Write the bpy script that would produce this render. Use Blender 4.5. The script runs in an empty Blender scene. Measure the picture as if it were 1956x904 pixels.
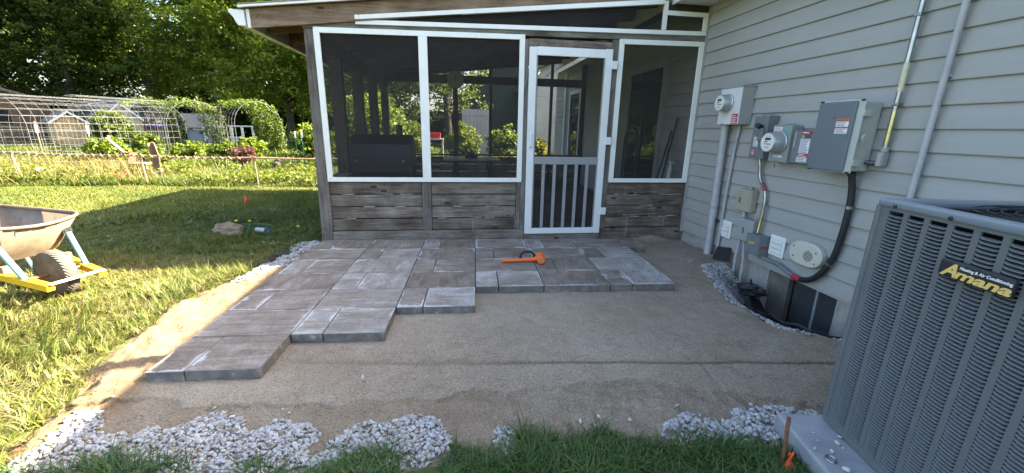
import bpy, bmesh, math, random
import numpy as np
from mathutils import Vector, Matrix, Quaternion
random.seed(7)
rng = np.random.default_rng(11)
SC = bpy.context.scene
COL = SC.collection
PI = math.pi

# ------------------------------------------------------------------ camera
cam_d = bpy.data.cameras.new('camera')
cam = bpy.data.objects.new('camera', cam_d)
COL.objects.link(cam)
cam_d.sensor_width = 36.0
cam_d.lens = 766.735 / 1956.0 * 36.0
cam_d.clip_start = 0.05
cam_d.clip_end = 800.0
_R = ((0.99019521, -0.13818095, 0.02048117), (-0.01637414, -0.26042103, -0.96535629), (0.13872757, 0.95555581, -0.26013025))
cam.matrix_world = Matrix(((_R[0][0], -_R[1][0], -_R[2][0], -2.8052),
                           (_R[0][1], -_R[1][1], -_R[2][1], -4.5314),
                           (_R[0][2], -_R[1][2], -_R[2][2], 1.2814),
                           (0, 0, 0, 1)))
SC.camera = cam

# ------------------------------------------------------------------ sky, sun, exposure
SUN_TO = Vector((1.36, 0.25, 1.0)).normalized()
world = bpy.data.worlds.new('World')
SC.world = world
world.use_nodes = True
wn = world.node_tree
wn.nodes.clear()
w_out = wn.nodes.new('ShaderNodeOutputWorld')
w_bg = wn.nodes.new('ShaderNodeBackground')
w_sky = wn.nodes.new('ShaderNodeTexSky')
w_sky.sky_type = 'NISHITA'
w_sky.sun_disc = False
w_sky.sun_elevation = math.asin(SUN_TO.z)
w_sky.sun_rotation = math.atan2(SUN_TO.x, SUN_TO.y)
w_sky.altitude = 200
w_sky.air_density = 1.0
w_sky.dust_density = 4.0
w_sky.ozone_density = 0.35
w_bg.inputs['Strength'].default_value = 0.075
wn.links.new(w_sky.outputs[0], w_bg.inputs[0])
wn.links.new(w_bg.outputs[0], w_out.inputs[0])
sun_d = bpy.data.lights.new('sun', 'SUN')
sun = bpy.data.objects.new('sun', sun_d)
COL.objects.link(sun)
sun_d.energy = 4.7
sun_d.angle = math.radians(0.55)
sun_d.color = (1.0, 0.87, 0.66)
sun.rotation_euler = (-SUN_TO).to_track_quat('-Z', 'Y').to_euler()
sun.location = (20, 4, 15)
SC.view_settings.view_transform = 'Standard'
SC.view_settings.look = 'None'
SC.view_settings.gamma = 1.0
SC.view_settings.exposure = 3.38
SC.view_settings.use_curve_mapping = False
SC.render.engine = 'CYCLES'
SC.cycles.use_denoising = True
SC.cycles.max_bounces = 7
SC.cycles.diffuse_bounces = 3
SC.cycles.glossy_bounces = 3
SC.cycles.transparent_max_bounces = 12
SC.cycles.transmission_bounces = 4
SC.cycles.sample_clamp_indirect = 6.0
SC.cycles.caustics_reflective = False
SC.cycles.caustics_refractive = False

# ------------------------------------------------------------------ object helpers
def tag(o, label=None, cat=None, group=None, kind=None):
    if label: o['label'] = label
    if cat: o['category'] = cat
    if group: o['group'] = group
    if kind: o['kind'] = kind
    return o

def link(o, parent=None):
    COL.objects.link(o)
    if parent is not None:
        o.parent = parent
        top = parent
        off = Vector((0, 0, 0))
        while top is not None:
            if top.type == 'EMPTY':
                off = off + top.location
            top = top.parent
        # parents are Empties that are only moved, or meshes left at the origin
        o.matrix_parent_inverse = Matrix.Translation(-parent_loc(parent))
    return o

def parent_loc(p):
    return PLOC.get(p.name, Vector((0, 0, 0)))
PLOC = {}

def root(name, loc, label=None, cat=None, group=None, kind=None):
    o = bpy.data.objects.new(name, None)
    o.location = loc
    o.empty_display_size = 0.1
    COL.objects.link(o)
    PLOC[o.name] = Vector(loc)
    return tag(o, label, cat, group, kind)

class MB:
    """collects simple shapes in world coordinates, links them as one mesh"""
    def __init__(self):
        self.v = []; self.f = []
    def add(self, vs, fs):
        n = len(self.v)
        self.v += [tuple(p) for p in vs]
        self.f += [tuple(i + n for i in q) for q in fs]
        return self
    def box(self, x0, x1, y0, y1, z0, z1):
        return self.add([(x0,y0,z0),(x1,y0,z0),(x1,y1,z0),(x0,y1,z0),(x0,y0,z1),(x1,y0,z1),(x1,y1,z1),(x0,y1,z1)],
                        [(0,3,2,1),(4,5,6,7),(0,1,5,4),(1,2,6,5),(2,3,7,6),(3,0,4,7)])
    def obox(self, c, ax, ay, az):
        c, ax, ay, az = map(Vector, (c, ax, ay, az))
        vs = [c + sx*ax + sy*ay + sz*az for sz in (-1,1) for sx, sy in ((-1,-1),(1,-1),(1,1),(-1,1))]
        return self.add(vs, [(0,3,2,1),(4,5,6,7),(0,1,5,4),(1,2,6,5),(2,3,7,6),(3,0,4,7)])
    def beam(self, p, q, w, h, up=(0,0,1)):
        p, q, up = Vector(p), Vector(q), Vector(up)
        d = (q - p); L = d.length; d.normalize()
        s = d.cross(up).normalized(); u = s.cross(d)
        return self.obox((p + q) / 2, d * L / 2, s * w / 2, u * h / 2)
    def prism(self, pts, off):
        """pts: closed loop of 3d points, off: extrusion vector"""
        n = len(pts); off = Vector(off)
        vs = [Vector(p) for p in pts] + [Vector(p) + off for p in pts]
        fs = [tuple(range(n))[::-1], tuple(range(n, 2*n))] + [(i, (i+1) % n, n + (i+1) % n, n + i) for i in range(n)]
        return self.add(vs, fs)
    def tube(self, pts, r, n=8, caps=True, closed=False):
        pts = [Vector(p) for p in pts]
        m = len(pts)
        rs = r if isinstance(r, (list, tuple)) else [r] * m
        ref = None; vs = []
        for i in range(m):
            if closed: t = pts[(i+1) % m] - pts[i-1]
            else: t = pts[min(i+1, m-1)] - pts[max(i-1, 0)]
            if t.length < 1e-9: t = Vector((0,0,1))
            t.normalize()
            if ref is None:
                ref = Vector((0,0,1)) if abs(t.z) < 0.9 else Vector((1,0,0))
            a = t.cross(ref)
            if a.length < 1e-6: a = t.cross(Vector((0,1,0)))
            a.normalize(); b = t.cross(a); ref = -b if False else a.cross(t)
            for k in range(n):
                an = 2*PI*k/n
                vs.append(pts[i] + (a*math.cos(an) + b*math.sin(an)) * rs[i])
        fs = []
        for i in range(m if closed else m-1):
            j = (i+1) % m
            for k in range(n):
                l = (k+1) % n
                fs.append((i*n+k, i*n+l, j*n+l, j*n+k))
        if caps and not closed:
            fs.append(tuple(range(n))); fs.append(tuple(range((m-1)*n, m*n))[::-1])
        return self.add(vs, fs)
    def cyl(self, p, q, r, n=16):
        return self.tube([p, q], r, n)
    def lathe(self, o, axis, prof, n=24):
        """prof: (radius, distance along axis) pairs"""
        o, axis = Vector(o), Vector(axis).normalized()
        ref = Vector((0,0,1)) if abs(axis.z) < 0.9 else Vector((1,0,0))
        a = axis.cross(ref).normalized(); b = axis.cross(a)
        vs = []
        for r, d in prof:
            for k in range(n):
                an = 2*PI*k/n
                vs.append(o + axis*d + (a*math.cos(an)+b*math.sin(an))*max(r, 1e-4))
        fs = []
        for i in range(len(prof)-1):
            for k in range(n):
                l = (k+1) % n
                fs.append((i*n+k, i*n+l, (i+1)*n+l, (i+1)*n+k))
        fs.append(tuple(range(n))[::-1]); m = len(prof)
        fs.append(tuple(range((m-1)*n, m*n)))
        return self.add(vs, fs)
    def mesh(self, name, mat, smooth=False):
        me = bpy.data.meshes.new(name)
        me.from_pydata(self.v, [], self.f)
        bm = bmesh.new(); bm.from_mesh(me)
        bmesh.ops.recalc_face_normals(bm, faces=bm.faces)
        bm.to_mesh(me); bm.free()
        if mat is not None: me.materials.append(mat)
        if smooth:
            me.polygons.foreach_set('use_smooth', [True]*len(me.polygons))
        return me
    def build(self, name, mat, parent=None, smooth=False, bevel=0.0, seg=2, angle=35):
        me = self.mesh(name, mat, smooth)
        o = bpy.data.objects.new(name, me)
        link(o, parent)
        if bevel > 0:
            b = o.modifiers.new('bevel', 'BEVEL')
            b.width = bevel; b.segments = seg; b.limit_method = 'ANGLE'; b.angle_limit = math.radians(angle)
            b.harden_normals = False
        if smooth:
            es = o.modifiers.new('ws', 'WEIGHTED_NORMAL') if False else None
            try:
                me.set_sharp_from_angle(angle=math.radians(40))
            except Exception:
                pass
        return o

def np_mesh(name, verts, faces4=None, faces3=None, mat=None, col=None, smooth=False):
    """fast mesh from arrays: quads and/or triangles, optional per-vertex colour"""
    me = bpy.data.meshes.new(name)
    verts = np.asarray(verts, np.float32)
    q = np.zeros((0,4), np.int32) if faces4 is None else np.asarray(faces4, np.int32)
    t = np.zeros((0,3), np.int32) if faces3 is None else np.asarray(faces3, np.int32)
    me.vertices.add(len(verts)); me.vertices.foreach_set('co', verts.ravel())
    idx = np.concatenate([q.ravel(), t.ravel()])
    me.loops.add(len(idx)); me.loops.foreach_set('vertex_index', idx)
    npoly = len(q) + len(t)
    st = np.concatenate([np.arange(len(q))*4, len(q)*4 + np.arange(len(t))*3]).astype(np.int32)
    tot = np.concatenate([np.full(len(q), 4), np.full(len(t), 3)]).astype(np.int32)
    me.polygons.add(npoly)
    me.polygons.foreach_set('loop_start', st); me.polygons.foreach_set('loop_total', tot)
    if smooth: me.polygons.foreach_set('use_smooth', np.ones(npoly, bool))
    if col is not None:
        at = me.color_attributes.new('tint', 'FLOAT_COLOR', 'POINT')
        c4 = np.ones((len(verts), 4), np.float32); c4[:, :3] = col
        at.data.foreach_set('color', c4.ravel())
    me.update(calc_edges=True)
    if mat is not None: me.materials.append(mat)
    return me

def obj(name, me, parent=None):
    return link(bpy.data.objects.new(name, me), parent)

# ------------------------------------------------------------------ noise for shapes
def vnoise(x, y, scale, seed=0):
    g = np.random.default_rng(seed).random((257, 257))
    u = np.asarray(x) * scale + 1000.3; w = np.asarray(y) * scale + 1000.7
    i = np.floor(u).astype(int); j = np.floor(w).astype(int)
    fu = u - i; fw = w - j
    fu = fu*fu*(3-2*fu); fw = fw*fw*(3-2*fw)
    i %= 256; j %= 256
    a = g[i, j]*(1-fu) + g[i+1, j]*fu
    b = g[i, j+1]*(1-fu) + g[i+1, j+1]*fu
    return (a*(1-fw) + b*fw) * 2 - 1

def fbm(x, y, scale, octv=4, seed=0, gain=0.5):
    s = 0; a = 1
    for k in range(octv):
        s = s + a * vnoise(x, y, scale * 2**k, seed + k); a *= gain
    return s

def poly_dist(x, y, poly):
    """signed distance to a polygon (positive inside)"""
    P = np.asarray(poly, float); x = np.asarray(x); y = np.asarray(y)
    d = np.full(x.shape, 1e9); ins = np.zeros(x.shape, bool)
    for k in range(len(P)):
        a, b = P[k], P[(k+1) % len(P)]
        e = b - a; t = np.clip(((x-a[0])*e[0] + (y-a[1])*e[1]) / (e@e + 1e-12), 0, 1)
        d = np.minimum(d, np.hypot(x-a[0]-t*e[0], y-a[1]-t*e[1]))
        c = ((a[1] <= y) != (b[1] <= y))
        with np.errstate(divide='ignore', invalid='ignore'):
            xi = a[0] + (y - a[1]) / (b[1] - a[1] + 1e-15) * (b[0] - a[0])
        ins ^= c & (x < xi)
    return np.where(ins, d, -d)

def sstep(a, b, t):
    t = np.clip((t - a) / (b - a), 0, 1)
    return t*t*(3-2*t)
# ------------------------------------------------------------------ materials
class NT:
    def __init__(self, name):
        self.m = bpy.data.materials.new(name); self.m.use_nodes = True
        self.t = self.m.node_tree; self.t.nodes.clear()
        self.out = self.t.nodes.new('ShaderNodeOutputMaterial')
    def n(self, typ, **kw):
        nd = self.t.nodes.new('ShaderNode' + typ)
        for k, v in kw.items():
            if hasattr(nd, k) and k not in nd.inputs: setattr(nd, k, v)
        return nd
    def l(self, a, b): self.t.links.new(a, b)
    def val(self, sock, v):
        if hasattr(v, 'links') or isinstance(v, bpy.types.NodeSocket): self.l(v, sock)
        else: sock.default_value = v
    def math(self, op, a, b=0.0, c=None, clamp=False):
        nd = self.t.nodes.new('ShaderNodeMath'); nd.operation = op; nd.use_clamp = clamp
        self.val(nd.inputs[0], a); self.val(nd.inputs[1], b)
        if c is not None: self.val(nd.inputs[2], c)
        return nd.outputs[0]
    def mix(self, f, a, b, mode='MIX'):
        nd = self.t.nodes.new('ShaderNodeMix'); nd.data_type = 'RGBA'; nd.blend_type = mode
        self.val(nd.inputs[0], f)
        for s, v in ((nd.inputs[6], a), (nd.inputs[7], b)):
            if isinstance(v, bpy.types.NodeSocket): self.l(v, s)
            else: s.default_value = (*v[:3], 1)
        return nd.outputs[2]
    def coord(self, kind='Object', scale=(1,1,1), loc=(0,0,0), rot=(0,0,0)):
        if kind == 'Position':
            s = self.t.nodes.new('ShaderNodeNewGeometry').outputs['Position']
        else:
            s = self.t.nodes.new('ShaderNodeTexCoord').outputs[kind]
        mp = self.t.nodes.new('ShaderNodeMapping')
        self.l(s, mp.inputs[0])
        mp.inputs['Scale'].default_value = scale
        mp.inputs['Rotation'].default_value = rot
        self.val(mp.inputs['Location'], loc)
        return mp.outputs[0]
    def noise(self, vec, scale=5, detail=5, rough=0.55, dist=0.0, w=None):
        nd = self.t.nodes.new('ShaderNodeTexNoise')
        if w is not None:
            nd.noise_dimensions = '4D'; self.val(nd.inputs['W'], w)
        self.l(vec, nd.inputs['Vector'])
        nd.inputs['Scale'].default_value = scale; nd.inputs['Detail'].default_value = detail
        nd.inputs['Roughness'].default_value = rough; nd.inputs['Distortion'].default_value = dist
        return nd.outputs[0]
    def voro(self, vec, scale=5, feature='F1', out='Distance', rand=1.0):
        nd = self.t.nodes.new('ShaderNodeTexVoronoi'); nd.feature = feature
        self.l(vec, nd.inputs['Vector']); nd.inputs['Scale'].default_value = scale
        nd.inputs['Randomness'].default_value = rand
        return nd.outputs[out]
    def ramp(self, f, stops, interp='LINEAR'):
        nd = self.t.nodes.new('ShaderNodeValToRGB'); nd.color_ramp.interpolation = interp
        e = nd.color_ramp.elements
        while len(e) < len(stops): e.new(0.5)
        for k, (p, c) in enumerate(stops):
            e[k].position = p; e[k].color = (*c[:3], 1) if not isinstance(c, (int, float)) else (c, c, c, 1)
        self.val(nd.inputs[0], f)
        return nd.outputs[0]
    def maprange(self, f, a, b, c=0.0, d=1.0):
        nd = self.t.nodes.new('ShaderNodeMapRange'); nd.clamp = True
        self.val(nd.inputs[0], f)
        for i, v in enumerate((a, b, c, d)): nd.inputs[i+1].default_value = v
        return nd.outputs[0]
    def bump(self, h, strength=0.3, dist=0.01, nrm=None):
        nd = self.t.nodes.new('ShaderNodeBump')
        nd.inputs['Strength'].default_value = strength; nd.inputs['Distance'].default_value = dist
        self.l(h, nd.inputs['Height'])
        if nrm is not None: self.l(nrm, nd.inputs['Normal'])
        return nd.outputs[0]
    def rand(self): return self.t.nodes.new('ShaderNodeObjectInfo').outputs['Random']
    def pbr(self, col, rough=0.7, metal=0.0, spec=0.3, nrm=None, **kw):
        b = self.t.nodes.new('ShaderNodeBsdfPrincipled')
        if isinstance(col, bpy.types.NodeSocket): self.l(col, b.inputs['Base Color'])
        else: b.inputs['Base Color'].default_value = (*col[:3], 1)
        self.val(b.inputs['Roughness'], rough); self.val(b.inputs['Metallic'], metal)
        b.inputs['Specular IOR Level'].default_value = spec
        if nrm is not None: self.l(nrm, b.inputs['Normal'])
        for k, v in kw.items(): self.val(b.inputs[k], v)
        return b.outputs[0]
    def done(self, shader):
        self.l(shader, self.out.inputs[0]); return self.m

def mul(c, k): return tuple(min(1.0, x*k) for x in c[:3])

def plain(name, col, rough=0.6, var=0.15, scale=6.0, metal=0.0, spec=0.35, bump=0.15, bscale=80.0, orand=0.0, dirt=0.0, stretch=(1,1,1)):
    """painted, cast or moulded stuff: base colour, cloudy wear, fine relief"""
    t = NT(name)
    v = t.coord('Object', stretch)
    f = t.noise(v, scale, 6, 0.6)
    c = t.ramp(f, [(0.25, mul(col, 1-var)), (0.75, mul(col, 1+var))])
    if orand:
        k = t.maprange(t.rand(), 0, 1, 1-orand, 1+orand)
        cc = t.n('CombineColor'); 
        for i in range(3): t.l(k, cc.inputs[i])
        c = t.mix(1.0, c, cc.outputs[0], 'MULTIPLY')
    if dirt:
        d = t.noise(t.coord('Object', (1,1,0.35)), scale*2.3, 8, 0.7)
        c = t.mix(t.maprange(d, 0.52, 0.75, 0, dirt), c, mul((0.09,0.08,0.065), 1))
    nb = t.bump(t.noise(v, bscale, 3, 0.6), bump, 0.002) if bump else None
    return t.done(t.pbr(c, rough, metal, spec, nb))

def wood(name, axis, dark=(0.055,0.045,0.038), mid=(0.16,0.14,0.125), light=(0.33,0.31,0.285), knots=True, rough=0.85):
    """weathered timber with grain along the axis"""
    t = NT(name)
    lo = {'x': (1.1, 17, 17), 'y': (17, 1.1, 17), 'z': (17, 17, 1.1)}[axis]
    r = t.math('MULTIPLY', t.rand(), 37.0)
    cx = t.n('CombineXYZ')
    for i in range(3): t.l(r, cx.inputs[i])
    v = t.coord('Object', lo, cx.outputs[0])
    g = t.noise(v, 2.2, 9, 0.62, 0.9)
    fine = t.noise(t.coord('Object', tuple(k*4 for k in lo), cx.outputs[0]), 3.0, 4, 0.7)
    patch = t.noise(t.coord('Object', (1.2,1.2,1.2), cx.outputs[0]), 2.6, 5, 0.6)
    f = t.math('ADD', t.math('MULTIPLY', g, 0.62), t.math('MULTIPLY', fine, 0.38))
    f = t.math('ADD', f, t.math('MULTIPLY', t.math('SUBTRACT', patch, 0.5), 0.62))
    if knots:
        kv = {'x': (2.2, 5, 6.5), 'y': (5, 2.2, 6.5), 'z': (6.5, 6.5, 2.2)}[axis]
        kd = t.voro(t.coord('Object', kv, cx.outputs[0]), 1.0)
        ring = t.math('SINE', t.math('MULTIPLY', kd, 70.0))
        near = t.maprange(kd, 0.30, 0.05, 0, 1)
        f = t.math('ADD', f, t.math('MULTIPLY', t.math('MULTIPLY', ring, near), 0.13))
        f = t.math('SUBTRACT', f, t.math('MULTIPLY', t.maprange(kd, 0.13, 0.02, 0, 1), 0.35))
    f = t.math('ADD', f, t.maprange(t.math('FRACT', t.math('MULTIPLY', t.rand(), 5.3)), 0, 1, -0.07, 0.06))
    c = t.ramp(f, [(0.26, dark), (0.47, mid), (0.74, light)])
    nb = t.bump(t.math('ADD', g, t.math('MULTIPLY', fine, 0.7)), 0.55, 0.004)
    return t.done(t.pbr(c, rough, 0, 0.2, nb))

M = {}
# weathered porch timber, several boards' worth of colour
M['wood_x'] = wood('weathered_wood_x', 'x', (0.042,0.030,0.022), (0.140,0.112,0.090), (0.31,0.278,0.24))
M['wood_z'] = wood('weathered_wood_z', 'z', (0.06,0.05,0.042), (0.15,0.13,0.115), (0.25,0.23,0.21))
M['wood_y'] = wood('weathered_wood_y', 'y', (0.06,0.05,0.042), (0.13,0.11,0.095), (0.22,0.20,0.18))
M['header'] = wood('header_wood', 'x', (0.07,0.06,0.045), (0.17,0.165,0.14), (0.29,0.285,0.25))
M['rake'] = wood('rake_wood', 'x', (0.055,0.034,0.022), (0.15,0.10,0.065), (0.27,0.20,0.145))
M['rafter'] = wood('rafter_wood', 'x', (0.04,0.026,0.017), (0.10,0.066,0.042), (0.16,0.11,0.075), False)
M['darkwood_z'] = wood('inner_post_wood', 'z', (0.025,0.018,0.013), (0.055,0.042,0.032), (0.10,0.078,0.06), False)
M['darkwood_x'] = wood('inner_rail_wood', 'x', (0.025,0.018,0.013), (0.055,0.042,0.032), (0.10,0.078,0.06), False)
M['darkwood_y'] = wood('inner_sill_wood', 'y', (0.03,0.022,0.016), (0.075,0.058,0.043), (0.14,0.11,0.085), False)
M['white_trim'] = plain('white_vinyl_trim', (0.74,0.75,0.72), 0.45, 0.05, 9, dirt=0.10)
M['door_white'] = plain('white_door_paint', (0.70,0.72,0.71), 0.4, 0.05, 7, dirt=0.08)
M['door_bar'] = plain('grey_screen_door_bars', (0.27,0.275,0.28), 0.45, 0.06, 9)
M['gutter'] = plain('white_gutter', (0.72,0.72,0.68), 0.4, 0.05, 5, dirt=0.12)
M['concrete'] = plain('foundation_concrete', (0.30,0.285,0.26), 0.9, 0.25, 7, bump=0.5, bscale=55, dirt=0.5)
M['pad'] = plain('grey_composite_pad', (0.25,0.262,0.275), 0.65, 0.25, 6, bump=0.3, bscale=70, dirt=0.35)
M['soffit'] = plain('white_soffit', (0.72,0.73,0.72), 0.5, 0.05, 5)
M['shingle'] = plain('grey_shingles', (0.16,0.155,0.15), 0.95, 0.35, 24, bump=0.7, bscale=160)
M['box_white'] = plain('off_white_enamel', (0.60,0.60,0.60), 0.42, 0.06, 7, dirt=0.18)
M['box_side'] = plain('grey_enamel', (0.30,0.31,0.30), 0.45, 0.08, 8, dirt=0.12)
M['box_grey'] = plain('blue_grey_enamel', (0.155,0.175,0.185), 0.42, 0.08, 9, dirt=0.1)
M['box_mid'] = plain('mid_grey_enamel', (0.27,0.285,0.28), 0.42, 0.08, 9, dirt=0.1)
M['box_door'] = plain('slate_grey_door', (0.135,0.152,0.172), 0.5, 0.05, 5)
M['box_poly'] = plain('pale_grey_polycarbonate', (0.40,0.42,0.385), 0.5, 0.08, 6, dirt=0.12)
M['tan'] = plain('tan_plastic', (0.33,0.315,0.235), 0.5, 0.08, 8, dirt=0.2)
M['beige'] = plain('beige_plastic', (0.52,0.50,0.42), 0.5, 0.05, 6, dirt=0.1)
M['pvc'] = plain('grey_pvc', (0.37,0.37,0.38), 0.5, 0.12, 9, dirt=0.4)
M['galv'] = plain('galvanised_steel', (0.36,0.37,0.37), 0.34, 0.3, 14, metal=1.0, bump=0.1)
M['brass_and_reflection'] = plain('yellow_zinc_and_reflection', (0.46,0.42,0.25), 0.28, 0.3, 14, metal=1.0, bump=0.1)  # brass of the hose end; also the yellow reflection painted on the conduit
M['red_sleeve'] = plain('faded_red_sleeve', (0.30,0.055,0.07), 0.5, 0.3, 40)
M['pale_sticker'] = plain('pale_yellow_sticker', (0.56,0.53,0.36), 0.5, 0.15, 40)
M['black'] = plain('black_plastic', (0.022,0.023,0.025), 0.45, 0.2, 9)
M['grate'] = plain('dark_grey_plastic', (0.045,0.047,0.05), 0.45, 0.2, 9)
M['black_rough'] = plain('black_sheeting', (0.018,0.019,0.021), 0.55, 0.3, 9, bump=0.5, bscale=25, spec=0.45)
M['red_label'] = plain('red_sticker', (0.42,0.03,0.05), 0.5, 0.08, 20)
M['white_label'] = plain('white_sticker', (0.70,0.71,0.73), 0.5, 0.05, 20)
M['orange_label'] = plain('orange_sticker', (0.62,0.17,0.03), 0.5, 0.08, 20)
M['green_label'] = plain('green_sticker', (0.08,0.42,0.28), 0.5, 0.08, 20)
M['yellow_label'] = plain('yellow_sticker', (0.66,0.40,0.03), 0.5, 0.08, 20)
M['ink'] = plain('printed_ink', (0.10,0.10,0.11), 0.6, 0.1, 20)
M['dial'] = plain('meter_face', (0.66,0.66,0.63), 0.3, 0.04, 20, bump=0)
M['lcd'] = plain('meter_display', (0.05,0.06,0.05), 0.25, 0.1, 20, bump=0)
M['orange'] = plain('orange_rubber', (0.80,0.13,0.018), 0.5, 0.06, 18, dirt=0.05)
M['orange_cloth'] = plain('orange_marking_film', (0.75,0.10,0.03), 0.55, 0.15, 18)
M['alu'] = plain('worn_aluminium', (0.42,0.43,0.44), 0.4, 0.15, 20, metal=0.6)
M['rust'] = plain('rusty_steel', (0.17,0.075,0.035), 0.85, 0.5, 30, bump=0.6, bscale=140)
M['rust_pale'] = plain('rust_and_old_zinc', (0.30,0.20,0.12), 0.75, 0.5, 14, bump=0.4)
M['tub'] = plain('dusty_steel_tub', (0.170,0.132,0.092), 0.55, 0.3, 11, dirt=0.7, bump=0.25, bscale=60)
M['barrow_yellow'] = plain('yellow_painted_rail', (0.70,0.40,0.015), 0.42, 0.12, 12, dirt=0.15)
M['barrow_blue'] = plain('pale_blue_painted_brace', (0.15,0.31,0.36), 0.45, 0.12, 16, dirt=0.15)
M['tyre'] = plain('dusty_rubber', (0.085,0.075,0.065), 0.9, 0.35, 14, bump=0.4)
M['tread'] = plain('pale_dusty_tread', (0.13,0.115,0.10), 0.9, 0.3, 14)
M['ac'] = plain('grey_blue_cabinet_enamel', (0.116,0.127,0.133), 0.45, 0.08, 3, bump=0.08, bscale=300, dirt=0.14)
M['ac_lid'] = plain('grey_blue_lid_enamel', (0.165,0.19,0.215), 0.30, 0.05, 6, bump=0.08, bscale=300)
M['ac_dark'] = plain('dark_coil', (0.012,0.015,0.02), 0.8, 0.3, 60)
M['gold'] = plain('gold_print', (0.68,0.48,0.15), 0.4, 0.05, 20, bump=0)
M['print_white'] = plain('white_print', (0.75,0.75,0.75), 0.4, 0.03, 20, bump=0)
M['wire'] = plain('galvanised_wire', (0.20,0.205,0.20), 0.55, 0.15, 20, metal=0.0, bump=0)
M['old_board'] = plain('weathered_grey_board', (0.085,0.075,0.062), 0.9, 0.25, 6)
M['bark_tan'] = plain('tan_bark', (0.17,0.115,0.065), 0.95, 0.35, 9, bump=0.8, bscale=30)
M['dusty_glass'] = plain('dusty_dark_pane', (0.045,0.05,0.054), 0.42, 0.35, 4)
M['bark'] = plain('tree_bark', (0.055,0.045,0.036), 0.95, 0.45, 5, bump=1.0, bscale=18, stretch=(3,3,0.6))
M['white_paint'] = plain('white_paint', (0.62,0.62,0.59), 0.55, 0.06, 5, dirt=0.15)
M['red'] = plain('red_cloth', (0.55,0.03,0.02), 0.8, 0.25, 12)
M['rock'] = plain('tan_limestone', (0.26,0.205,0.135), 0.95, 0.45, 7, bump=0.9, bscale=26)
M['green_plastic'] = plain('green_wire', (0.05,0.16,0.11), 0.5, 0.2, 12)
M['board'] = plain('old_yellow_board', (0.26,0.19,0.09), 0.9, 0.25, 6, bump=0.4)
M['grill'] = plain('black_grill_enamel', (0.010,0.010,0.011), 0.4, 0.2, 8)
M['soil'] = plain('dark_damp_soil', (0.035,0.03,0.026), 0.95, 0.4, 14, bump=1.0, bscale=60)

def screen_mat(name, thread=0.22, col=(0.062,0.061,0.060)):
    t = NT(name)
    tr = t.n('BsdfTransparent'); tr.inputs[0].default_value = (0.96,0.96,0.97,1)
    df = t.n('BsdfDiffuse'); df.inputs[0].default_value = (*col, 1)
    mx = t.n('MixShader')
    f = t.maprange(t.noise(t.coord('Object'), 1.1, 3), 0.3, 0.7, thread-0.05, thread+0.05)
    t.l(f, mx.inputs[0]); t.l(tr.outputs[0], mx.inputs[1]); t.l(df.outputs[0], mx.inputs[2])
    return t.done(mx.outputs[0])
M['screen'] = screen_mat('charcoal_insect_screen')
M['screen_back'] = screen_mat('charcoal_insect_screen_back', 0.10)

def glass_mat():
    t = NT('dark_window_glass')
    return t.done(t.pbr((0.012,0.015,0.017), 0.04, 0, 0.6))
M['glass'] = glass_mat()

def leaf_mat(name, trans=0.45, gain=1.0, rough=0.5):
    t = NT(name)
    at = t.n('Attribute'); at.attribute_name = 'tint'
    c = at.outputs['Color']
    if gain != 1.0: c = t.mix(1.0, c, (gain, gain, gain), 'MULTIPLY')
    p = t.pbr(c, rough, 0, 0.30)
    tl = t.n('BsdfTranslucent')
    warm = t.mix(1.0, c, (1.25, 1.15, 0.45), 'MULTIPLY')
    t.l(warm, tl.inputs[0])
    mx = t.n('MixShader'); mx.inputs[0].default_value = trans
    t.l(p, mx.inputs[1]); t.l(tl.outputs[0], mx.inputs[2])
    return t.done(mx.outputs[0])
M['leaf'] = leaf_mat('leaf')
M['grass'] = leaf_mat('grass_blade', 0.28, 1.0, 0.55)

def stone_mat():
    t = NT('white_pebble')
    at = t.n('Attribute'); at.attribute_name = 'tint'
    n = t.noise(t.coord('Object'), 45, 5, 0.6)
    c = t.mix(1.0, at.outputs['Color'], t.ramp(n, [(0.3, 0.82), (0.7, 1.0)]), 'MULTIPLY')
    return t.done(t.pbr(c, 0.75, 0, 0.3, t.bump(t.noise(t.coord('Object'), 160, 3), 0.25, 0.002)))
M['pebble'] = stone_mat()

def sand_mat():
    t = NT('bedding_sand')
    v = t.coord('Object')
    big = t.noise(v, 1.3, 5, 0.55)
    mid = t.noise(v, 9, 6, 0.65)
    grain = t.noise(v, 95, 4, 0.85)
    f = t.math('ADD', t.math('MULTIPLY', big, 0.5), t.math('MULTIPLY', mid, 0.5))
    c = t.ramp(f, [(0.32, (0.240,0.193,0.138)), (0.5, (0.312,0.258,0.192)), (0.66, (0.372,0.315,0.242))])
    c = t.mix(0.85, c, t.ramp(grain, [(0.32, 0.42), (0.5, 0.95), (0.68, 1.40)]), 'MULTIPLY')
    # dark grit
    vd = t.voro(t.coord('Object'), 62)
    sp = t.math('MULTIPLY', t.maprange(vd, 0.30, 0.20, 0, 1), t.maprange(t.noise(v, 26, 2), 0.53, 0.62, 0, 1))
    c = t.mix(t.math('MULTIPLY', sp, 0.75), c, (0.07,0.058,0.045))
    # loose damp sand where the sheet is rough, darker groove line too (vertex value)
    at = t.n('Attribute'); at.attribute_name = 'tint'
    sep = t.n('SeparateColor'); t.l(at.outputs['Color'], sep.inputs[0])
    c = t.mix(t.math('MULTIPLY', sep.outputs[0], 0.62), c, t.mix(1.0, c, (0.66,0.60,0.52), 'MULTIPLY'))
    c = t.mix(t.math('MULTIPLY', sep.outputs[1], 0.85), c, t.mix(1.0, c, (0.72,0.60,0.46), 'MULTIPLY'))
    h = t.math('ADD', t.math('MULTIPLY', grain, 0.6), t.math('ADD', t.math('MULTIPLY', t.noise(v, 60, 4, 0.7), 1.0), t.math('MULTIPLY', mid, 0.8)))
    return t.done(t.pbr(c, 0.96, 0, 0.15, t.bump(h, 1.0, 0.010)))
M['sand'] = sand_mat()

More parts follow.
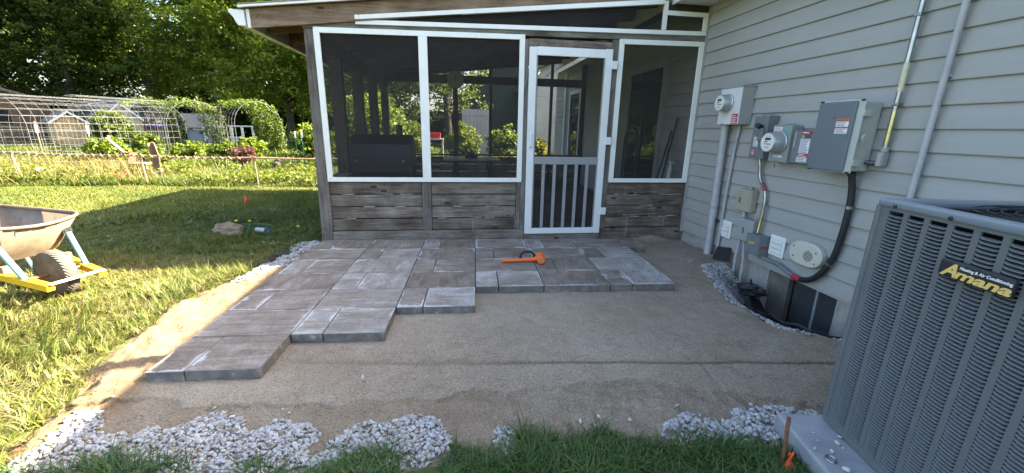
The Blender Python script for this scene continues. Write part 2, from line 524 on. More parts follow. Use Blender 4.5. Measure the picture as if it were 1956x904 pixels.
def lawn_mat():
    t = NT('lawn_soil_and_thatch')
    v = t.coord('Object')
    f = t.math('ADD', t.math('MULTIPLY', t.noise(v, 3.0, 6, 0.6), 0.5), t.math('MULTIPLY', t.noise(v, 40, 4, 0.7), 0.5))
    c = t.ramp(f, [(0.3, (0.035,0.045,0.014)), (0.5, (0.075,0.095,0.025)), (0.7, (0.15,0.145,0.055))])
    return t.done(t.pbr(c, 0.95, 0, 0.1, t.bump(t.noise(v, 70, 4, 0.7), 0.8, 0.02)))
M['lawn'] = lawn_mat()

def siding_mat(name, col):
    t = NT(name)
    v = t.coord('Position', (1.2, 0.5, 2.2))
    f = t.noise(v, 2.2, 6, 0.6)
    c = t.ramp(f, [(0.3, mul(col, 0.93)), (0.7, mul(col, 1.05))])
    d = t.noise(t.coord('Position', (1, 2.5, 0.4)), 3.5, 8, 0.7)
    c = t.mix(t.maprange(d, 0.55, 0.80, 0, 0.25), c, mul(col, 0.62))
    nb = t.bump(t.noise(t.coord('Position', (1, 2.5, 60)), 6, 3, 0.6), 0.12, 0.002)
    return t.done(t.pbr(c, 0.52, 0, 0.3, nb))
M['siding'] = siding_mat('grey_green_vinyl_siding', (0.325,0.322,0.303))
M['siding_far'] = siding_mat('beige_vinyl_siding', (0.50,0.48,0.42))
M['siding_shed'] = siding_mat('pale_grey_siding', (0.40,0.41,0.42))

def paver_mat(name, hx, hy):
    t = NT(name)
    r = t.rand()
    off = t.n('CombineXYZ')
    t.l(t.math('MULTIPLY', r, 53.0), off.inputs[0]); t.l(t.math('MULTIPLY', r, 91.0), off.inputs[1])
    v = t.coord('Object', (1.2, 7.5, 1), off.outputs[0])
    vs = t.coord('Object', (1, 1, 1), off.outputs[0])
    streak = t.noise(v, 2.4, 10, 0.74, 0.6)
    cloud = t.noise(vs, 4.2, 9, 0.72, 0.3)
    cross = t.noise(t.coord('Object', (7.5, 1.2, 1), off.outputs[0]), 2.4, 10, 0.74, 0.6)
    turn = t.maprange(t.math('FRACT', t.math('MULTIPLY', r, 17.3)), 0.62, 0.66, 0, 1)
    st_ = t.math('ADD', t.math('MULTIPLY', streak, t.math('SUBTRACT', 1.0, turn)), t.math('MULTIPLY', cross, turn))
    f = t.math('ADD', t.math('MULTIPLY', st_, 0.50), t.math('MULTIPLY', cloud, 0.50))
    f = t.math('ADD', t.math('MULTIPLY', t.math('SUBTRACT', f, 0.5), 1.45), t.maprange(t.math('FRACT', t.math('MULTIPLY', r, 7.7)), 0, 1, 0.35, 0.60))
    c = t.ramp(f, [(0.25, (0.114,0.093,0.076)), (0.38, (0.172,0.139,0.110)), (0.49, (0.230,0.197,0.166)), (0.58, (0.276,0.253,0.226)), (0.74, (0.415,0.40,0.375))])
    grit = t.noise(vs, 62, 5, 0.85)
    c = t.mix(0.75, c, t.ramp(grit, [(0.33, 0.55), (0.5, 0.96), (0.67, 1.32)]), 'MULTIPLY')
    # white lime bloom creeping in from some edges
    co = t.n('TexCoord'); sep = t.n('SeparateXYZ'); t.l(co.outputs['Object'], sep.inputs[0])
    dx = t.math('SUBTRACT', hx, t.math('ABSOLUTE', sep.outputs[0]))
    dy = t.math('SUBTRACT', hy, t.math('ABSOLUTE', sep.outputs[1]))
    d = t.math('MINIMUM', dx, dy)
    wob = t.noise(vs, 14, 5, 0.7)
    where = t.noise(vs, 2.0, 2, 0.5)
    reach = t.math('MULTIPLY', t.maprange(where, 0.52, 0.68, 0.004, 0.058), t.maprange(wob, 0.35, 0.7, 0.05, 1.3))
    m = t.math('SUBTRACT', 1.0, t.math('DIVIDE', d, t.math('ADD', reach, 0.0008)), clamp=True)
    m = t.math('MULTIPLY', t.maprange(m, 0.0, 0.6, 0, 0.62), t.maprange(where, 0.50, 0.56, 0.0, 1))
    geo = t.n('NewGeometry'); sn = t.n('SeparateXYZ'); t.l(geo.outputs['Normal'], sn.inputs[0])
    up = t.maprange(sn.outputs[2], 0.4, 0.8, 0, 1)
    c = t.mix(t.math('MULTIPLY', m, up), c, (0.56,0.56,0.58))
    # cut sides: plain dark concrete with pale knocks
    sd = t.ramp(t.noise(vs, 16, 5, 0.6), [(0.38, (0.125,0.114,0.102)), (0.60, (0.19,0.176,0.160)), (0.72, (0.38,0.365,0.35))])
    c = t.mix(up, sd, c)
    nb = t.bump(t.math('ADD', grit, t.math('MULTIPLY', streak, 1.0)), 0.6, 0.005)
    return t.done(t.pbr(c, 0.82, 0, 0.3, nb))
# ------------------------------------------------------------------ ground: lawn sheet, bedding sand
SAND_POLY = [(-4.46,-3.30),(-4.62,-2.72),(-4.60,-2.58),(-4.73,-2.36),(-4.74,-1.98),(-4.78,-1.45),(-4.73,-1.14),(-4.60,-0.95),
             (-4.50,-0.43),(-4.42,-0.05),(-4.30,0.12),(0.05,0.12),(0.05,-1.02),(-0.33,-1.06),(-0.46,-1.35),(-0.64,-1.87),(-0.62,-2.15),
             (-0.56,-2.33),(-0.33,-2.50),(0.0,-2.62),(0.0,-4.2),(-1.1,-4.2),(-1.25,-3.35),(-1.40,-3.27),(-1.53,-3.22),(-1.87,-3.19),(-2.06,-3.13),(-2.53,-3.12),
             (-2.8,-3.14),(-2.97,-3.16),(-3.29,-3.25)]
WELL_POLY = [(0.3,-1.00),(-0.10,-1.02),(-0.33,-1.06),(-0.46,-1.35),(-0.64,-1.87),(-0.62,-2.15),(-0.56,-2.33),(-0.33,-2.50),(0.3,-2.66)]

def well_dip(x, y):
    d = poly_dist(x, y, WELL_POLY)
    base = sstep(0.0, 0.30, d) * 0.27
    return base * (0.45 + 0.55 * sstep(-1.05, -1.55, y))

def lawn_h(x, y):
    x = np.asarray(x, float); y = np.asarray(y, float)
    h = -0.012 + 0.02 * fbm(x, y, 0.35, 3, 5) * sstep(-4.3, -5.5, x)
    h = h - sstep(-0.07, 0.05, poly_dist(x, y, SAND_POLY)) * 0.12
    h = h - well_dip(x, y) * 1.0 - 0.45*sstep(-0.03, 0.08, poly_dist(x, y, WELL_POLY))
    # the garden beyond the wire fence lies a little uneven
    h = h + sstep(4.6, 6.5, y) * 0.05 * (fbm(x, y, 0.25, 3, 9))
    return h

def axis_steps(fine0, fine1, step, far):
    a = list(np.arange(fine0, fine1 + 1e-6, step))
    s = step; p = fine1
    hi = []
    while p < far: s *= 1.35; p += s; hi.append(p)
    s = step; p = fine0; lo = []
    while p > -far: s *= 1.35; p -= s; lo.append(p)
    return np.array(lo[::-1] + a + hi)

gx = axis_steps(-8.0, 0.6, 0.07, 300.0); gy = axis_steps(-4.4, 1.0, 0.07, 300.0)
X, Y = np.meshgrid(gx, gy, indexing='ij')
Z = lawn_h(X, Y)
nx, ny = X.shape
ii = (np.arange(nx-1)[:, None]*ny + np.arange(ny-1)[None, :]).ravel()
quads = np.stack([ii, ii+ny, ii+ny+1, ii+1], 1)
lawn = obj('lawn', np_mesh('lawn', np.stack([X, Y, Z], -1).reshape(-1, 3), quads, None, M['lawn'], None, True))
tag(lawn, 'green back lawn running from the patio to the garden', 'lawn', kind='structure')

def sand_h(x, y):
    d = poly_dist(x, y, SAND_POLY)
    edge = d + 0.05 * fbm(x, y, 5.0, 3, 21)
    h = 0.0025 * fbm(x, y, 6, 4, 31) + 0.0016 * fbm(x, y, 45, 2, 37)
    h = h + 0.006 * fbm(x, y, 1.1, 2, 41)
    # screed-pipe groove
    ax, ay, bx, by = -3.72, -2.40, -0.60, -2.755
    L = math.hypot(bx-ax, by-ay)
    s = ((x-ax)*(bx-ax) + (y-ay)*(by-ay)) / L
    q = (-(x-ax)*(by-ay) + (y-ay)*(bx-ax)) / L + 0.006*fbm(x, y, 3, 2, 51)
    depth = 0.010 + 0.016 * sstep(0.8, 1.7, s)
    on = sstep(-0.35, 0.25, s)
    wq = 0.0085 + 0.012*sstep(1.6, 0.4, s)
    h = h - on * depth * np.exp(-np.abs(q/wq)**3) + on * 0.007 * np.exp(-((q-0.030)/0.016)**2) * (0.5+0.9*fbm(x, y, 22, 3, 53))*sstep(2.6, 0.6, s)
    # faint drag marks of the screed board
    for (mx, my, ex, ey, dp) in ((-2.62,-1.65,-2.02,-2.38,0.004), (-1.42,-2.70,-1.45,-2.92,0.008), (-1.30,-2.1,-0.9,-2.45,0.003), (-3.0,-2.15,-2.3,-2.30,0.003)):
        l2 = math.hypot(ex-mx, ey-my)
        ss = ((x-mx)*(ex-mx)+(y-my)*(ey-my))/l2; qq = (-(x-mx)*(ey-my)+(y-my)*(ex-mx))/l2
        h = h - dp * np.exp(-(qq/0.010)**2) * sstep(-0.03, 0.05, ss) * sstep(l2+0.03, l2-0.05, ss)
    # loose sand in front of an irregular broken edge
    yl = np.interp(x, [-4.5,-3.73,-3.35,-2.92,-2.61,-2.31,-2.04,-1.66,-1.31,-1.05,-0.6], [-2.66,-2.74,-2.76,-2.81,-2.79,-2.77,-2.74,-2.86,-2.97,-3.04,-3.06])
    lo = sstep(0.006, -0.006, y - yl - 0.045*fbm(x, y, 4.5, 4, 61))
    rough = 0.0075*fbm(x, y, 22, 3, 71) + 0.007*fbm(x, y, 6, 2, 73)
    h = h + lo * (-0.014 + rough)
    # rough ridge left along the lawn side
    side = sstep(-4.28, -4.42, x + 0.05*fbm(x, y, 3, 2, 81))
    h = h + side * (0.018*fbm(x, y, 5.5, 4, 83) + 0.006*fbm(x, y, 24, 2, 84) + 0.006)
    # heaped against the house sill in the corner
    h = h + 0.055 * np.exp(-(((x+0.42)/0.20)**2 + ((y+0.01)/0.07)**2))
    h = h - 0.03 * sstep(-0.7, 0.0, x) * sstep(-0.8, -0.1, y)
    pav = sstep(-4.30, -4.24, x) * sstep(-0.2, -0.1, y) * 0
    h = h - 0.6*sstep(0.0, 0.05, poly_dist(x, y, WELL_POLY)) - (1 - sstep(-0.10, 0.05, edge)) * 0.045 - sstep(-0.09, -0.20, d)*0.12 + 0.010*fbm(x, y, 11, 3, 87)*(1 - sstep(0.02, 0.22, edge))
    # footprints and scrapes
    for (fx_, fy_, fa) in ((-2.5,-2.05,0.5),(-1.9,-1.85,0.3),(-1.3,-2.35,-0.4),(-0.95,-1.35,1.0),(-3.3,-2.55,0.2),(-1.05,-2.9,0.2)):
        ca, sa = math.cos(fa), math.sin(fa); u_ = (x-fx_)*ca+(y-fy_)*sa; v_ = -(x-fx_)*sa+(y-fy_)*ca
        r_ = (u_/0.14)**2 + (v_/0.05)**2
        h = h - 0.0035*np.exp(-r_**2) + 0.002*np.exp(-((np.sqrt(r_)-1.15)/0.18)**2)
    loose = np.clip(lo*(0.75+0.35*fbm(x, y, 3, 3, 79)) + side*0.15 + on*np.exp(-((q)/0.022)**2)*0.8, 0, 1)  # the mask also darkens the groove line
    return h, loose, side

def sand_grid(a, b):
    X, Y = np.meshgrid(a, b, indexing='ij'); Z, Lo, Sd = sand_h(X, Y)
    nx, ny = X.shape
    ii = (np.arange(nx-1)[:, None]*ny + np.arange(ny-1)[None, :]).ravel()
    q = np.stack([ii, ii+ny, ii+ny+1, ii+1], 1)
    keep = (Z.ravel()[q].max(1) > -0.13)
    col = np.stack([Lo.ravel(), Sd.ravel(), Lo.ravel()*0], 1)
    return np.stack([X, Y, Z], -1).reshape(-1, 3), q[keep], col
sv, sq, scol = sand_grid(np.arange(-4.95, 0.02, 0.0115), np.concatenate([np.arange(-3.60, -2.98, 0.0105), np.arange(-2.98, -2.36, 0.0046), np.arange(-2.36, 0.14, 0.0125)]))
sand = obj('sand_bed', np_mesh('sand_bed', sv, sq, None, M['sand'], scol, True))
tag(sand, 'screeded tan bedding sand with a groove across it', 'sand', kind='structure')

# ------------------------------------------------------------------ patio: every paver its own piece
patio = root('patio_pavement', (-3.0, -1.0, 0.0), 'half laid patio of streaked grey concrete pavers', 'patio', kind='structure')
PX0, PY0, PTH, PDU, PDV = -4.2506, -0.045, -0.048, 0.5548, 0.3550
pc, ps = math.cos(PTH), math.sin(PTH)
GAPW = 0.006
def paver_mesh(w, d, mat):
    m = bmesh.new()
    bmesh.ops.create_cube(m, size=1.0)
    for v in m.verts: v.co = Vector((v.co.x*w, v.co.y*d, v.co.z*0.062))
    bmesh.ops.bevel(m, geom=list(m.edges), offset=0.0035, segments=1, affect='EDGES')
    me = bpy.data.meshes.new('paver'); m.to_mesh(me); m.free()
    me.materials.append(mat)
    return me
PAV = {}
for key, fr in (('s', 1/3), ('m', 2/3), ('l', 1.0)):
    w = PDU*fr - GAPW; d = PDV - GAPW
    PAV[key] = (paver_mesh(w, d, paver_mat('streaked_concrete_paver_' + {'s':'small','m':'medium','l':'large'}[key], w/2, d/2)), fr)
rp = random.Random(5)
def lay(key, u, r):
    me, fr = PAV[key]
    uu = (u + fr/2)*PDU; vv = (r + 0.5)*PDV
    o = bpy.data.objects.new('paver', me)
    flip = rp.choice((0, PI))
    o.location = (PX0 + uu*pc + vv*ps, PY0 + uu*ps - vv*pc, 0.0285 + rp.uniform(-0.0016, 0.0016))
    o.rotation_euler = (rp.uniform(-0.003, 0.003), rp.uniform(-0.003, 0.003), PTH + flip + rp.uniform(-0.0025, 0.0025))
    link(o, patio)
for r in range(7):
    for c in range((6, 6, 6, 6, 3, 2, 1)[r]):
        if (r + c) % 2 == 0: lay('s', c, r); lay('m', c + 1/3, r)
        else: lay('l', c, r)
lay('s', 6.0, 0)

# ------------------------------------------------------------------ gravel
def stone_templates(n=8, sub=2):
    out = []
    for k in range(n):
        m = bmesh.new(); bmesh.ops.create_icosphere(m, subdivisions=sub, radius=1.0)
        rr = random.Random(100+k)
        sc = (1.0, rr.uniform(0.62, 0.92), rr.uniform(0.42, 0.7))
        cut = [Vector((rr.uniform(-1,1), rr.uniform(-1,1), rr.uniform(-1,1))).normalized() for _ in range(7)]
        for v in m.verts:
            p = v.co.copy()
            for cc in cut:
                d = p.dot(cc)
                if d > 0.60: p -= cc*(d-0.60)*0.95
            p *= rr.uniform(0.97, 1.03)
            v.co = Vector((p.x*sc[0], p.y*sc[1], p.z*sc[2]))
        m.verts.ensure_lookup_table(); m.faces.ensure_lookup_table()
        out.append((np.array([v.co for v in m.verts]), np.array([[v.index for v in f.verts] for f in m.faces])))
        m.free()
    return out
STONES_LOW = stone_templates(8, 1)
STONES = stone_templates(8, 2)

def rot_mats(n, tilt):
    a = rng.random(n)*2*PI; b = (rng.random(n)-0.5)*2*tilt; c = (rng.random(n)-0.5)*2*tilt
    ca, sa, cb, sb, cc, sc_ = np.cos(a), np.sin(a), np.cos(b), np.sin(b), np.cos(c), np.sin(c)
    R = np.zeros((n,3,3))
    R[:,0,0]=ca*cb; R[:,0,1]=ca*sb*sc_-sa*cc; R[:,0,2]=ca*sb*cc+sa*sc_
    R[:,1,0]=sa*cb; R[:,1,1]=sa*sb*sc_+ca*cc; R[:,1,2]=sa*sb*cc-ca*sc_
    R[:,2,0]=-sb; R[:,2,1]=cb*sc_; R[:,2,2]=cb*cc
    return R

def stones_mesh(name, pts, size, mat, tilt=0.7, crumb=False):
    n = len(pts); pick = rng.integers(0, len(STONES), n); R = rot_mats(n, tilt)
    V, F, Cc = [], [], []; base = 0
    pick = pick + 8*(size < 0.0125)
    for k, (tv, tf) in enumerate(STONES + STONES_LOW):
        s = np.where(pick == k)[0]
        if not len(s): continue
        v = np.einsum('nij,mj->nmi', R[s], tv) * size[s][:, None, None] + pts[s][:, None, :]
        V.append(v.reshape(-1, 3))
        F.append((tf[None] + (np.arange(len(s))*len(tv))[:, None, None] + base).reshape(-1, 3))
        g = 0.30 + 0.20*rng.random(len(s)); w = rng.random(len(s))
        c = np.stack([g*(1.0+0.05*(w>0.8)), g*(1.0+0.01*(w>0.8)), g*(1.015-0.06*(w>0.8))], 1)
        c *= np.array([1.0, 0.985, 0.955])
        dk = rng.random(len(s)) < 0.10
        c[dk] *= np.array([0.72, 0.64, 0.52])
        if crumb: c = np.array([0.30,0.245,0.18])*(0.45+0.8*rng.random(len(s)))[:, None]
        Cc.append(np.repeat(c, len(tv), 0)); base += len(s)*len(tv)
    return np_mesh(name, np.concatenate(V), None, np.concatenate(F), mat, np.concatenate(Cc), True)

def ground_at(x, y):
    zs = sand_h(x, y)[0]
    wl_ = poly_dist(x, y, WELL_POLY)
    return np.where(wl_ > 0.0, -0.02 - well_dip(x, y), np.maximum(zs, lawn_h(x, y)))

def scatter(poly, dens, jit=0.0, edge=0.03):
    P = np.array(poly); lo, hi = P.min(0), P.max(0)
    n = int(dens*(hi[0]-lo[0])*(hi[1]-lo[1]))
    x = lo[0]+(hi[0]-lo[0])*rng.random(n); y = lo[1]+(hi[1]-lo[1])*rng.random(n)
    d = poly_dist(x, y, poly) + edge*fbm(x, y, 9, 2, 91)
    k = d > 0.0
    return x[k], y[k], d[k]

def gravel(label, polys, dens, s0, s1, pile=0.02, dip=False, extra=()):
    P, S = [], []
    for poly in polys:
        for layer in range(2):
            x, y, d = scatter(poly, dens*(1.0 if layer else 0.8), edge=0.055)
            s = (s0 + (s1-s0)*rng.random(len(x))**1.3)*np.where(rng.random(len(x)) < 0.3, 0.6, 1.0)
            z = ground_at(x, y) + s*(0.12 + 0.2*layer) + layer*pile*sstep(0.0, 0.08, d)
            P.append(np.stack([x, y, z], 1)); S.append(s)
    if len(extra):
        e = np.array(extra, float); s = s0 + (s1-s0)*rng.random(len(e))
        P.append(np.stack([e[:,0], e[:,1], ground_at(e[:,0], e[:,1]) + s*0.4], 1)); S.append(s)
    o = obj('gravel', stones_mesh('gravel', np.concatenate(P), np.concatenate(S), M['pebble']))
    return tag(o, label, 'gravel', kind='stuff')

G_FRONT = [(-4.50,-3.10),(-4.50,-2.95),(-4.56,-2.86),(-4.56,-2.74),(-4.38,-2.72),(-4.30,-2.82),(-4.24,-2.86),(-4.17,-2.82),(-4.0,-2.81),(-3.87,-2.80),(-3.75,-2.87),
           (-3.59,-2.88),(-3.47,-2.94),(-3.42,-3.02),(-3.38,-3.10),(-3.33,-3.05),(-3.24,-2.93),(-3.17,-2.945),(-3.10,-2.95),(-3.04,-2.92),(-2.97,-2.93),(-2.90,-2.98),(-2.83,-3.06),
           (-2.85,-3.13),(-2.97,-3.18),(-3.08,-3.24),(-3.30,-3.40),(-3.7,-3.42),(-4.3,-3.35)]
loose_f = [(-4.42,-2.66),(-3.94,-2.75),(-3.86,-2.755),(-3.68,-2.81),(-3.62,-2.80),(-2.25,-3.03),(-2.22,-3.06),(-2.20,-3.08),(-2.55,-2.98),(-2.48,-3.03),(-3.29,-2.63),(-2.38,-3.15),(-2.36,-3.17),
           (-3.30,-2.60),(-1.75,-2.99),(-1.48,-3.03),(-1.38,-3.02),(-3.58,-2.83),(-2.02,-3.05),(-2.16,-3.02),(-2.5,-3.05),(-2.46,-3.07)]
gravel('white pebbles spread along the front edge of the sand, left side', [G_FRONT], 6600, 0.0072, 0.0165, 0.005, extra=loose_f)
gravel('small patch of white pebbles in the front grass near the middle', [[(-2.66,-3.20),(-2.65,-3.06),(-2.58,-3.03),(-2.55,-3.09),(-2.56,-3.22)]], 5600, 0.0085, 0.0175, 0.007)
gravel('white pebbles between the front grass and the cooling unit pad', [[(-2.0,-3.14),(-1.94,-3.09),(-1.80,-3.05),(-1.72,-3.03),(-1.66,-3.03),(-1.60,-3.09),(-1.53,-3.12),(-1.47,-3.08),(-1.38,-3.04),(-1.24,-3.05),(-1.08,-3.10),(-1.10,-3.20),(-1.30,-3.23),(-1.42,-3.26),(-1.56,-3.20),(-1.88,-3.21)]], 5400, 0.0082, 0.018, 0.006)
gravel('white pebbles along the far left edge of the pavers', [[(-4.30,0.10),(-4.40,0.14),(-4.56,0.06),(-4.60,-0.12),(-4.53,-0.33),(-4.56,-0.62),(-4.58,-0.80),(-4.64,-1.01),(-4.71,-1.14),(-4.60,-1.10),(-4.50,-0.98),(-4.43,-0.86),(-4.37,-0.60),(-4.32,-0.20)]], 4200, 0.0095, 0.020, 0.007, extra=[(-4.80,-0.28),(-4.84,-0.33),(-4.87,-0.30),(-4.76,-0.40),(-4.9,-0.36),(-4.79,-0.35),(-4.82,0.05),(-4.86,-0.58),(-4.73,-0.72)])
gravel('fine grey pebbles by the basement window below the siding', [[(-0.10,-1.00),(-0.36,-1.06),(-0.50,-1.34),(-0.67,-1.87),(-0.645,-2.17),(-0.575,-2.36),(-0.34,-2.53),(-0.10,-2.62),(-0.12,-2.52),(-0.34,-2.42),(-0.45,-2.25),(-0.50,-2.1),(-0.53,-1.87),(-0.36,-1.60),(-0.14,-1.42),(-0.06,-1.12)]], 6000, 0.008, 0.0155, 0.006, extra=[(-0.5,-0.85),(-0.47,-0.87),(-0.44,-0.92),(-0.5,-0.93),(-0.46,-0.95),(-0.41,-0.9)])

# crumbs of sand and grit on the loose parts of the bed
cn = 5200
cx_ = -4.7+4.1*rng.random(cn); cy_ = -3.15+3.1*rng.random(cn)
_, cl_, cs_ = sand_h(cx_, cy_)
ck_ = (poly_dist(cx_, cy_, SAND_POLY) > 0.0) & (rng.random(cn) < 0.10 + 0.9*np.maximum(cl_, cs_))
ck_ &= (poly_dist(cx_, cy_, [(-4.25,-0.05),(-0.9,-0.2),(-1.0,-1.65),(-2.65,-1.6),(-2.7,-1.95),(-3.2,-1.95),(-3.25,-2.3),(-3.8,-2.3),(-3.85,-2.6),(-4.4,-2.6)]) < 0)
cx_, cy_ = cx_[ck_], cy_[ck_]; cz_ = 0.0018+0.0048*rng.random(len(cx_))**2.2
tag(obj('sand_crumbs', stones_mesh('sand_crumbs', np.stack([cx_, cy_, ground_at(cx_, cy_)+cz_*0.3], 1), cz_, M['pebble'], crumb=True)), 'loose crumbs of sand and grit scattered on the bedding sand', 'grit', kind='stuff')

# ------------------------------------------------------------------ grass
def blades(x, y, h, w, lean, base_col, tip_col, direction=None, simple=False):
    """numpy blades: two bent segments and a tip"""
    n = len(x); z = ground_at(x, y) - 0.006
    a = rng.random(n)*2*PI if direction is None else direction
    dx, dy = np.cos(a), np.sin(a)             # lean direction
    f = a + PI/2 + (rng.random(n)-0.5)*1.2
    wx, wy = np.cos(f)*w/2, np.sin(f)*w/2
    l1 = lean*h*0.35; l2 = lean*h*1.05
    p0 = np.stack([x, y, z], 1)
    up = np.sqrt(np.clip(1-(lean*0.55)**2, 0.12, 1))
    if simple:
        p2 = p0 + np.stack([dx*l2, dy*l2, h*up], 1); W = np.stack([wx, wy, np.zeros(n)], 1)
        V = np.stack([p0-W, p0+W, p2], 1).reshape(-1, 3); b = np.arange(n)*3
        return V, np.zeros((0,4), int), np.stack([b, b+1, b+2], 1), np.stack([base_col, base_col, tip_col], 1).reshape(-1, 3)
    p1 = p0 + np.stack([dx*l1, dy*l1, h*0.55*up], 1)
    p2 = p0 + np.stack([dx*l2, dy*l2, h*up*np.where(lean > 0.9, 0.72, 1.0)], 1)
    W = np.stack([wx, wy, np.zeros(n)], 1)
    V = np.stack([p0-W, p0+W, p1-W*0.85, p1+W*0.85, p2], 1).reshape(-1, 3)
    b = np.arange(n)*5
    q = np.stack([b, b+1, b+3, b+2], 1); t = np.stack([b+2, b+3, b+4], 1)
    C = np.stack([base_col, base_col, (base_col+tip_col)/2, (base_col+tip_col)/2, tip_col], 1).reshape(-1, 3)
    return V, q, t, C

def cat_blades(parts):
    V, Q, T, Cc = [], [], [], []; o = 0
    for v, q, t, c in parts:
        V.append(v); Q.append(q+o); T.append(t+o); Cc.append(c); o += len(v)
    return np.concatenate(V), np.concatenate(Q), np.concatenate(T), np.concatenate(Cc)

def grass_cols(n, x, y, dry=0.12, seed=0, warm=0.0):
    patch = fbm(x, y, 1.3, 3, 200+seed)
    g = np.array([0.062, 0.100, 0.015]); g2 = np.array([0.145, 0.165, 0.028]); d = np.array([0.30, 0.25, 0.11])
    m = np.clip(0.45 + 0.35*patch + 0.35*(rng.random(n)-0.5) + warm, 0, 1)[:, None]
    c = g*(1-m) + g2*m
    k = rng.random(n) < dry*(1+0.8*patch)
    c[k] = d*(0.7+0.5*rng.random(k.sum()))[:, None]
    c *= (0.75 + 0.5*rng.random(n))[:, None]
    return c

def not_built(x, y):
    k = poly_dist(x, y, SAND_POLY) < -0.03 + 0.07*vnoise(x, y, 7, 301) + 0.04*(rng.random(x.shape)-0.5)
    k &= ~((x > -4.30) & (y > -0.06))
    k &= ~((x > -1.36) & (y < -3.2))
    return k

def grow(dens, x0, x1, y0, y1, h0, h1, w, lean0, lean1, dry, mask=None, seed=0, warm=0.0, simple=False):
    n = int(dens*(x1-x0)*(y1-y0))
    x = x0+(x1-x0)*rng.random(n); y = y0+(y1-y0)*rng.random(n)
    k = not_built(x, y)
    if mask is not None: k &= mask(x, y)
    x, y = x[k], y[k]; n = len(x)
    clump = 0.75 + 0.35*fbm(x, y, 2.3, 2, 210+seed)
    h = (h0+(h1-h0)*rng.random(n))*np.clip(clump, 0.4, 1.4)
    lean = lean0+(lean1-lean0)*rng.random(n)
    c = grass_cols(n, x, y, dry, seed, warm)
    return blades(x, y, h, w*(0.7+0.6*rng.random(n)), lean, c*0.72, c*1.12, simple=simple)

def tufts(dens, per, x0, x1, y0, y1, h0, h1, w, dry, mask, seed, warm=0.0, rad=0.028):
    n = int(dens*(x1-x0)*(y1-y0))
    x = x0+(x1-x0)*rng.random(n); y = y0+(y1-y0)*rng.random(n)
    k = not_built(x, y) & mask(x, y)
    x, y = x[k], y[k]; n = len(x)
    hs = (0.7+0.6*rng.random(n))*np.clip(0.85+0.45*fbm(x, y, 1.7, 3, 230+seed), 0.35, 1.5)
    cc = grass_cols(n, x, y, dry*0.5, seed, warm)
    X = np.repeat(x, per); Y = np.repeat(y, per); N = n*per
    a = rng.random(N)*2*PI; r = rad*np.sqrt(rng.random(N))
    h = np.repeat(hs, per)*(h0+(h1-h0)*rng.random(N))
    lean = 0.25+1.15*rng.random(N)*(0.4+r/rad)
    c = np.repeat(cc, per, 0)*(0.72+0.5*rng.random(N))[:, None]
    kd = rng.random(N) < dry
    c[kd] = np.array([0.25,0.205,0.09])*(0.6+0.6*rng.random(kd.sum()))[:, None]
    comb = 0.5*fbm(X, Y, 0.8, 2, 240+seed)*PI
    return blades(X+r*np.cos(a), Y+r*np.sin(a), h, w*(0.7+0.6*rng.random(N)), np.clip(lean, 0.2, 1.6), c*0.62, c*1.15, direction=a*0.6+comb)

def in_view(m):
    """keep a generous wedge on the lawn side of the place"""
    return lambda x, y: (x < -4.2 + 0.0*y) & (np.abs(x+2.8) < 1.8*(y+4.6)+0.6) & m(x, y)
allm = lambda x, y: np.ones(x.shape, bool)
parts = []
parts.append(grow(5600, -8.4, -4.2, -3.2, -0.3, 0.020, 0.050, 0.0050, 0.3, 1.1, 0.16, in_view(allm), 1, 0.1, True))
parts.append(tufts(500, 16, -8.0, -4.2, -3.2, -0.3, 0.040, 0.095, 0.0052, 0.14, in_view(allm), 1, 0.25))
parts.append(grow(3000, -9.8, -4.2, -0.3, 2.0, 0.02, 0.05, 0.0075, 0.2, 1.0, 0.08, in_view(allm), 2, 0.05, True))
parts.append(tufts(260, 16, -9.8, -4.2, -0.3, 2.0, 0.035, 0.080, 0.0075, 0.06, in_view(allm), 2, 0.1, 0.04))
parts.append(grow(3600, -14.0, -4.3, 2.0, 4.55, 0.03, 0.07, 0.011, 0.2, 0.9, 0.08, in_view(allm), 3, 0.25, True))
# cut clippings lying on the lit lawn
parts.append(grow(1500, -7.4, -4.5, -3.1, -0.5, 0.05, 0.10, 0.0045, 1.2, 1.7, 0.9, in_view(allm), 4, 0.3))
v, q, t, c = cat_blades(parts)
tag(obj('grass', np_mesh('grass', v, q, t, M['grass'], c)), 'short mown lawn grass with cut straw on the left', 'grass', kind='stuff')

# longer uncut grass at the near edge
parts = []
FR = [(-4.1,-3.04),(-3.9,-3.04),(-3.73,-3.09),(-3.63,-3.07),(-3.44,-3.18),(-3.29,-3.15),(-3.18,-3.10),(-2.97,-3.13),(-2.8,-3.10),(-2.69,-3.14),(-2.53,-3.08),(-2.29,-3.08),(-2.06,-3.10),(-1.87,-3.18),(-1.53,-3.20),(-1.43,-3.27),(-1.38,-3.40)]
fx, fy = [p[0] for p in FR], [p[1] for p in FR]
def near_mask(x, y):
    edge = np.interp(x, fx, fy) + 0.03*fbm(x, y, 8, 2, 320)
    tuft = fbm(x, y, 5.5, 2, 330)
    k = (y < edge - 0.02) & (x < -1.40 - 0.22*(y+3.2)*-1*0 )
    k &= (x > -2.75) | (tuft > 0.02 + 0.25*(x < -3.75)) | (y < -3.31 + 0.05*tuft)
    k &= ~((np.abs(x+2.61) < 0.055) & (y > -3.20))
    k &= ~(np.hypot(x+2.38, y+3.18) < 0.03)
    return k
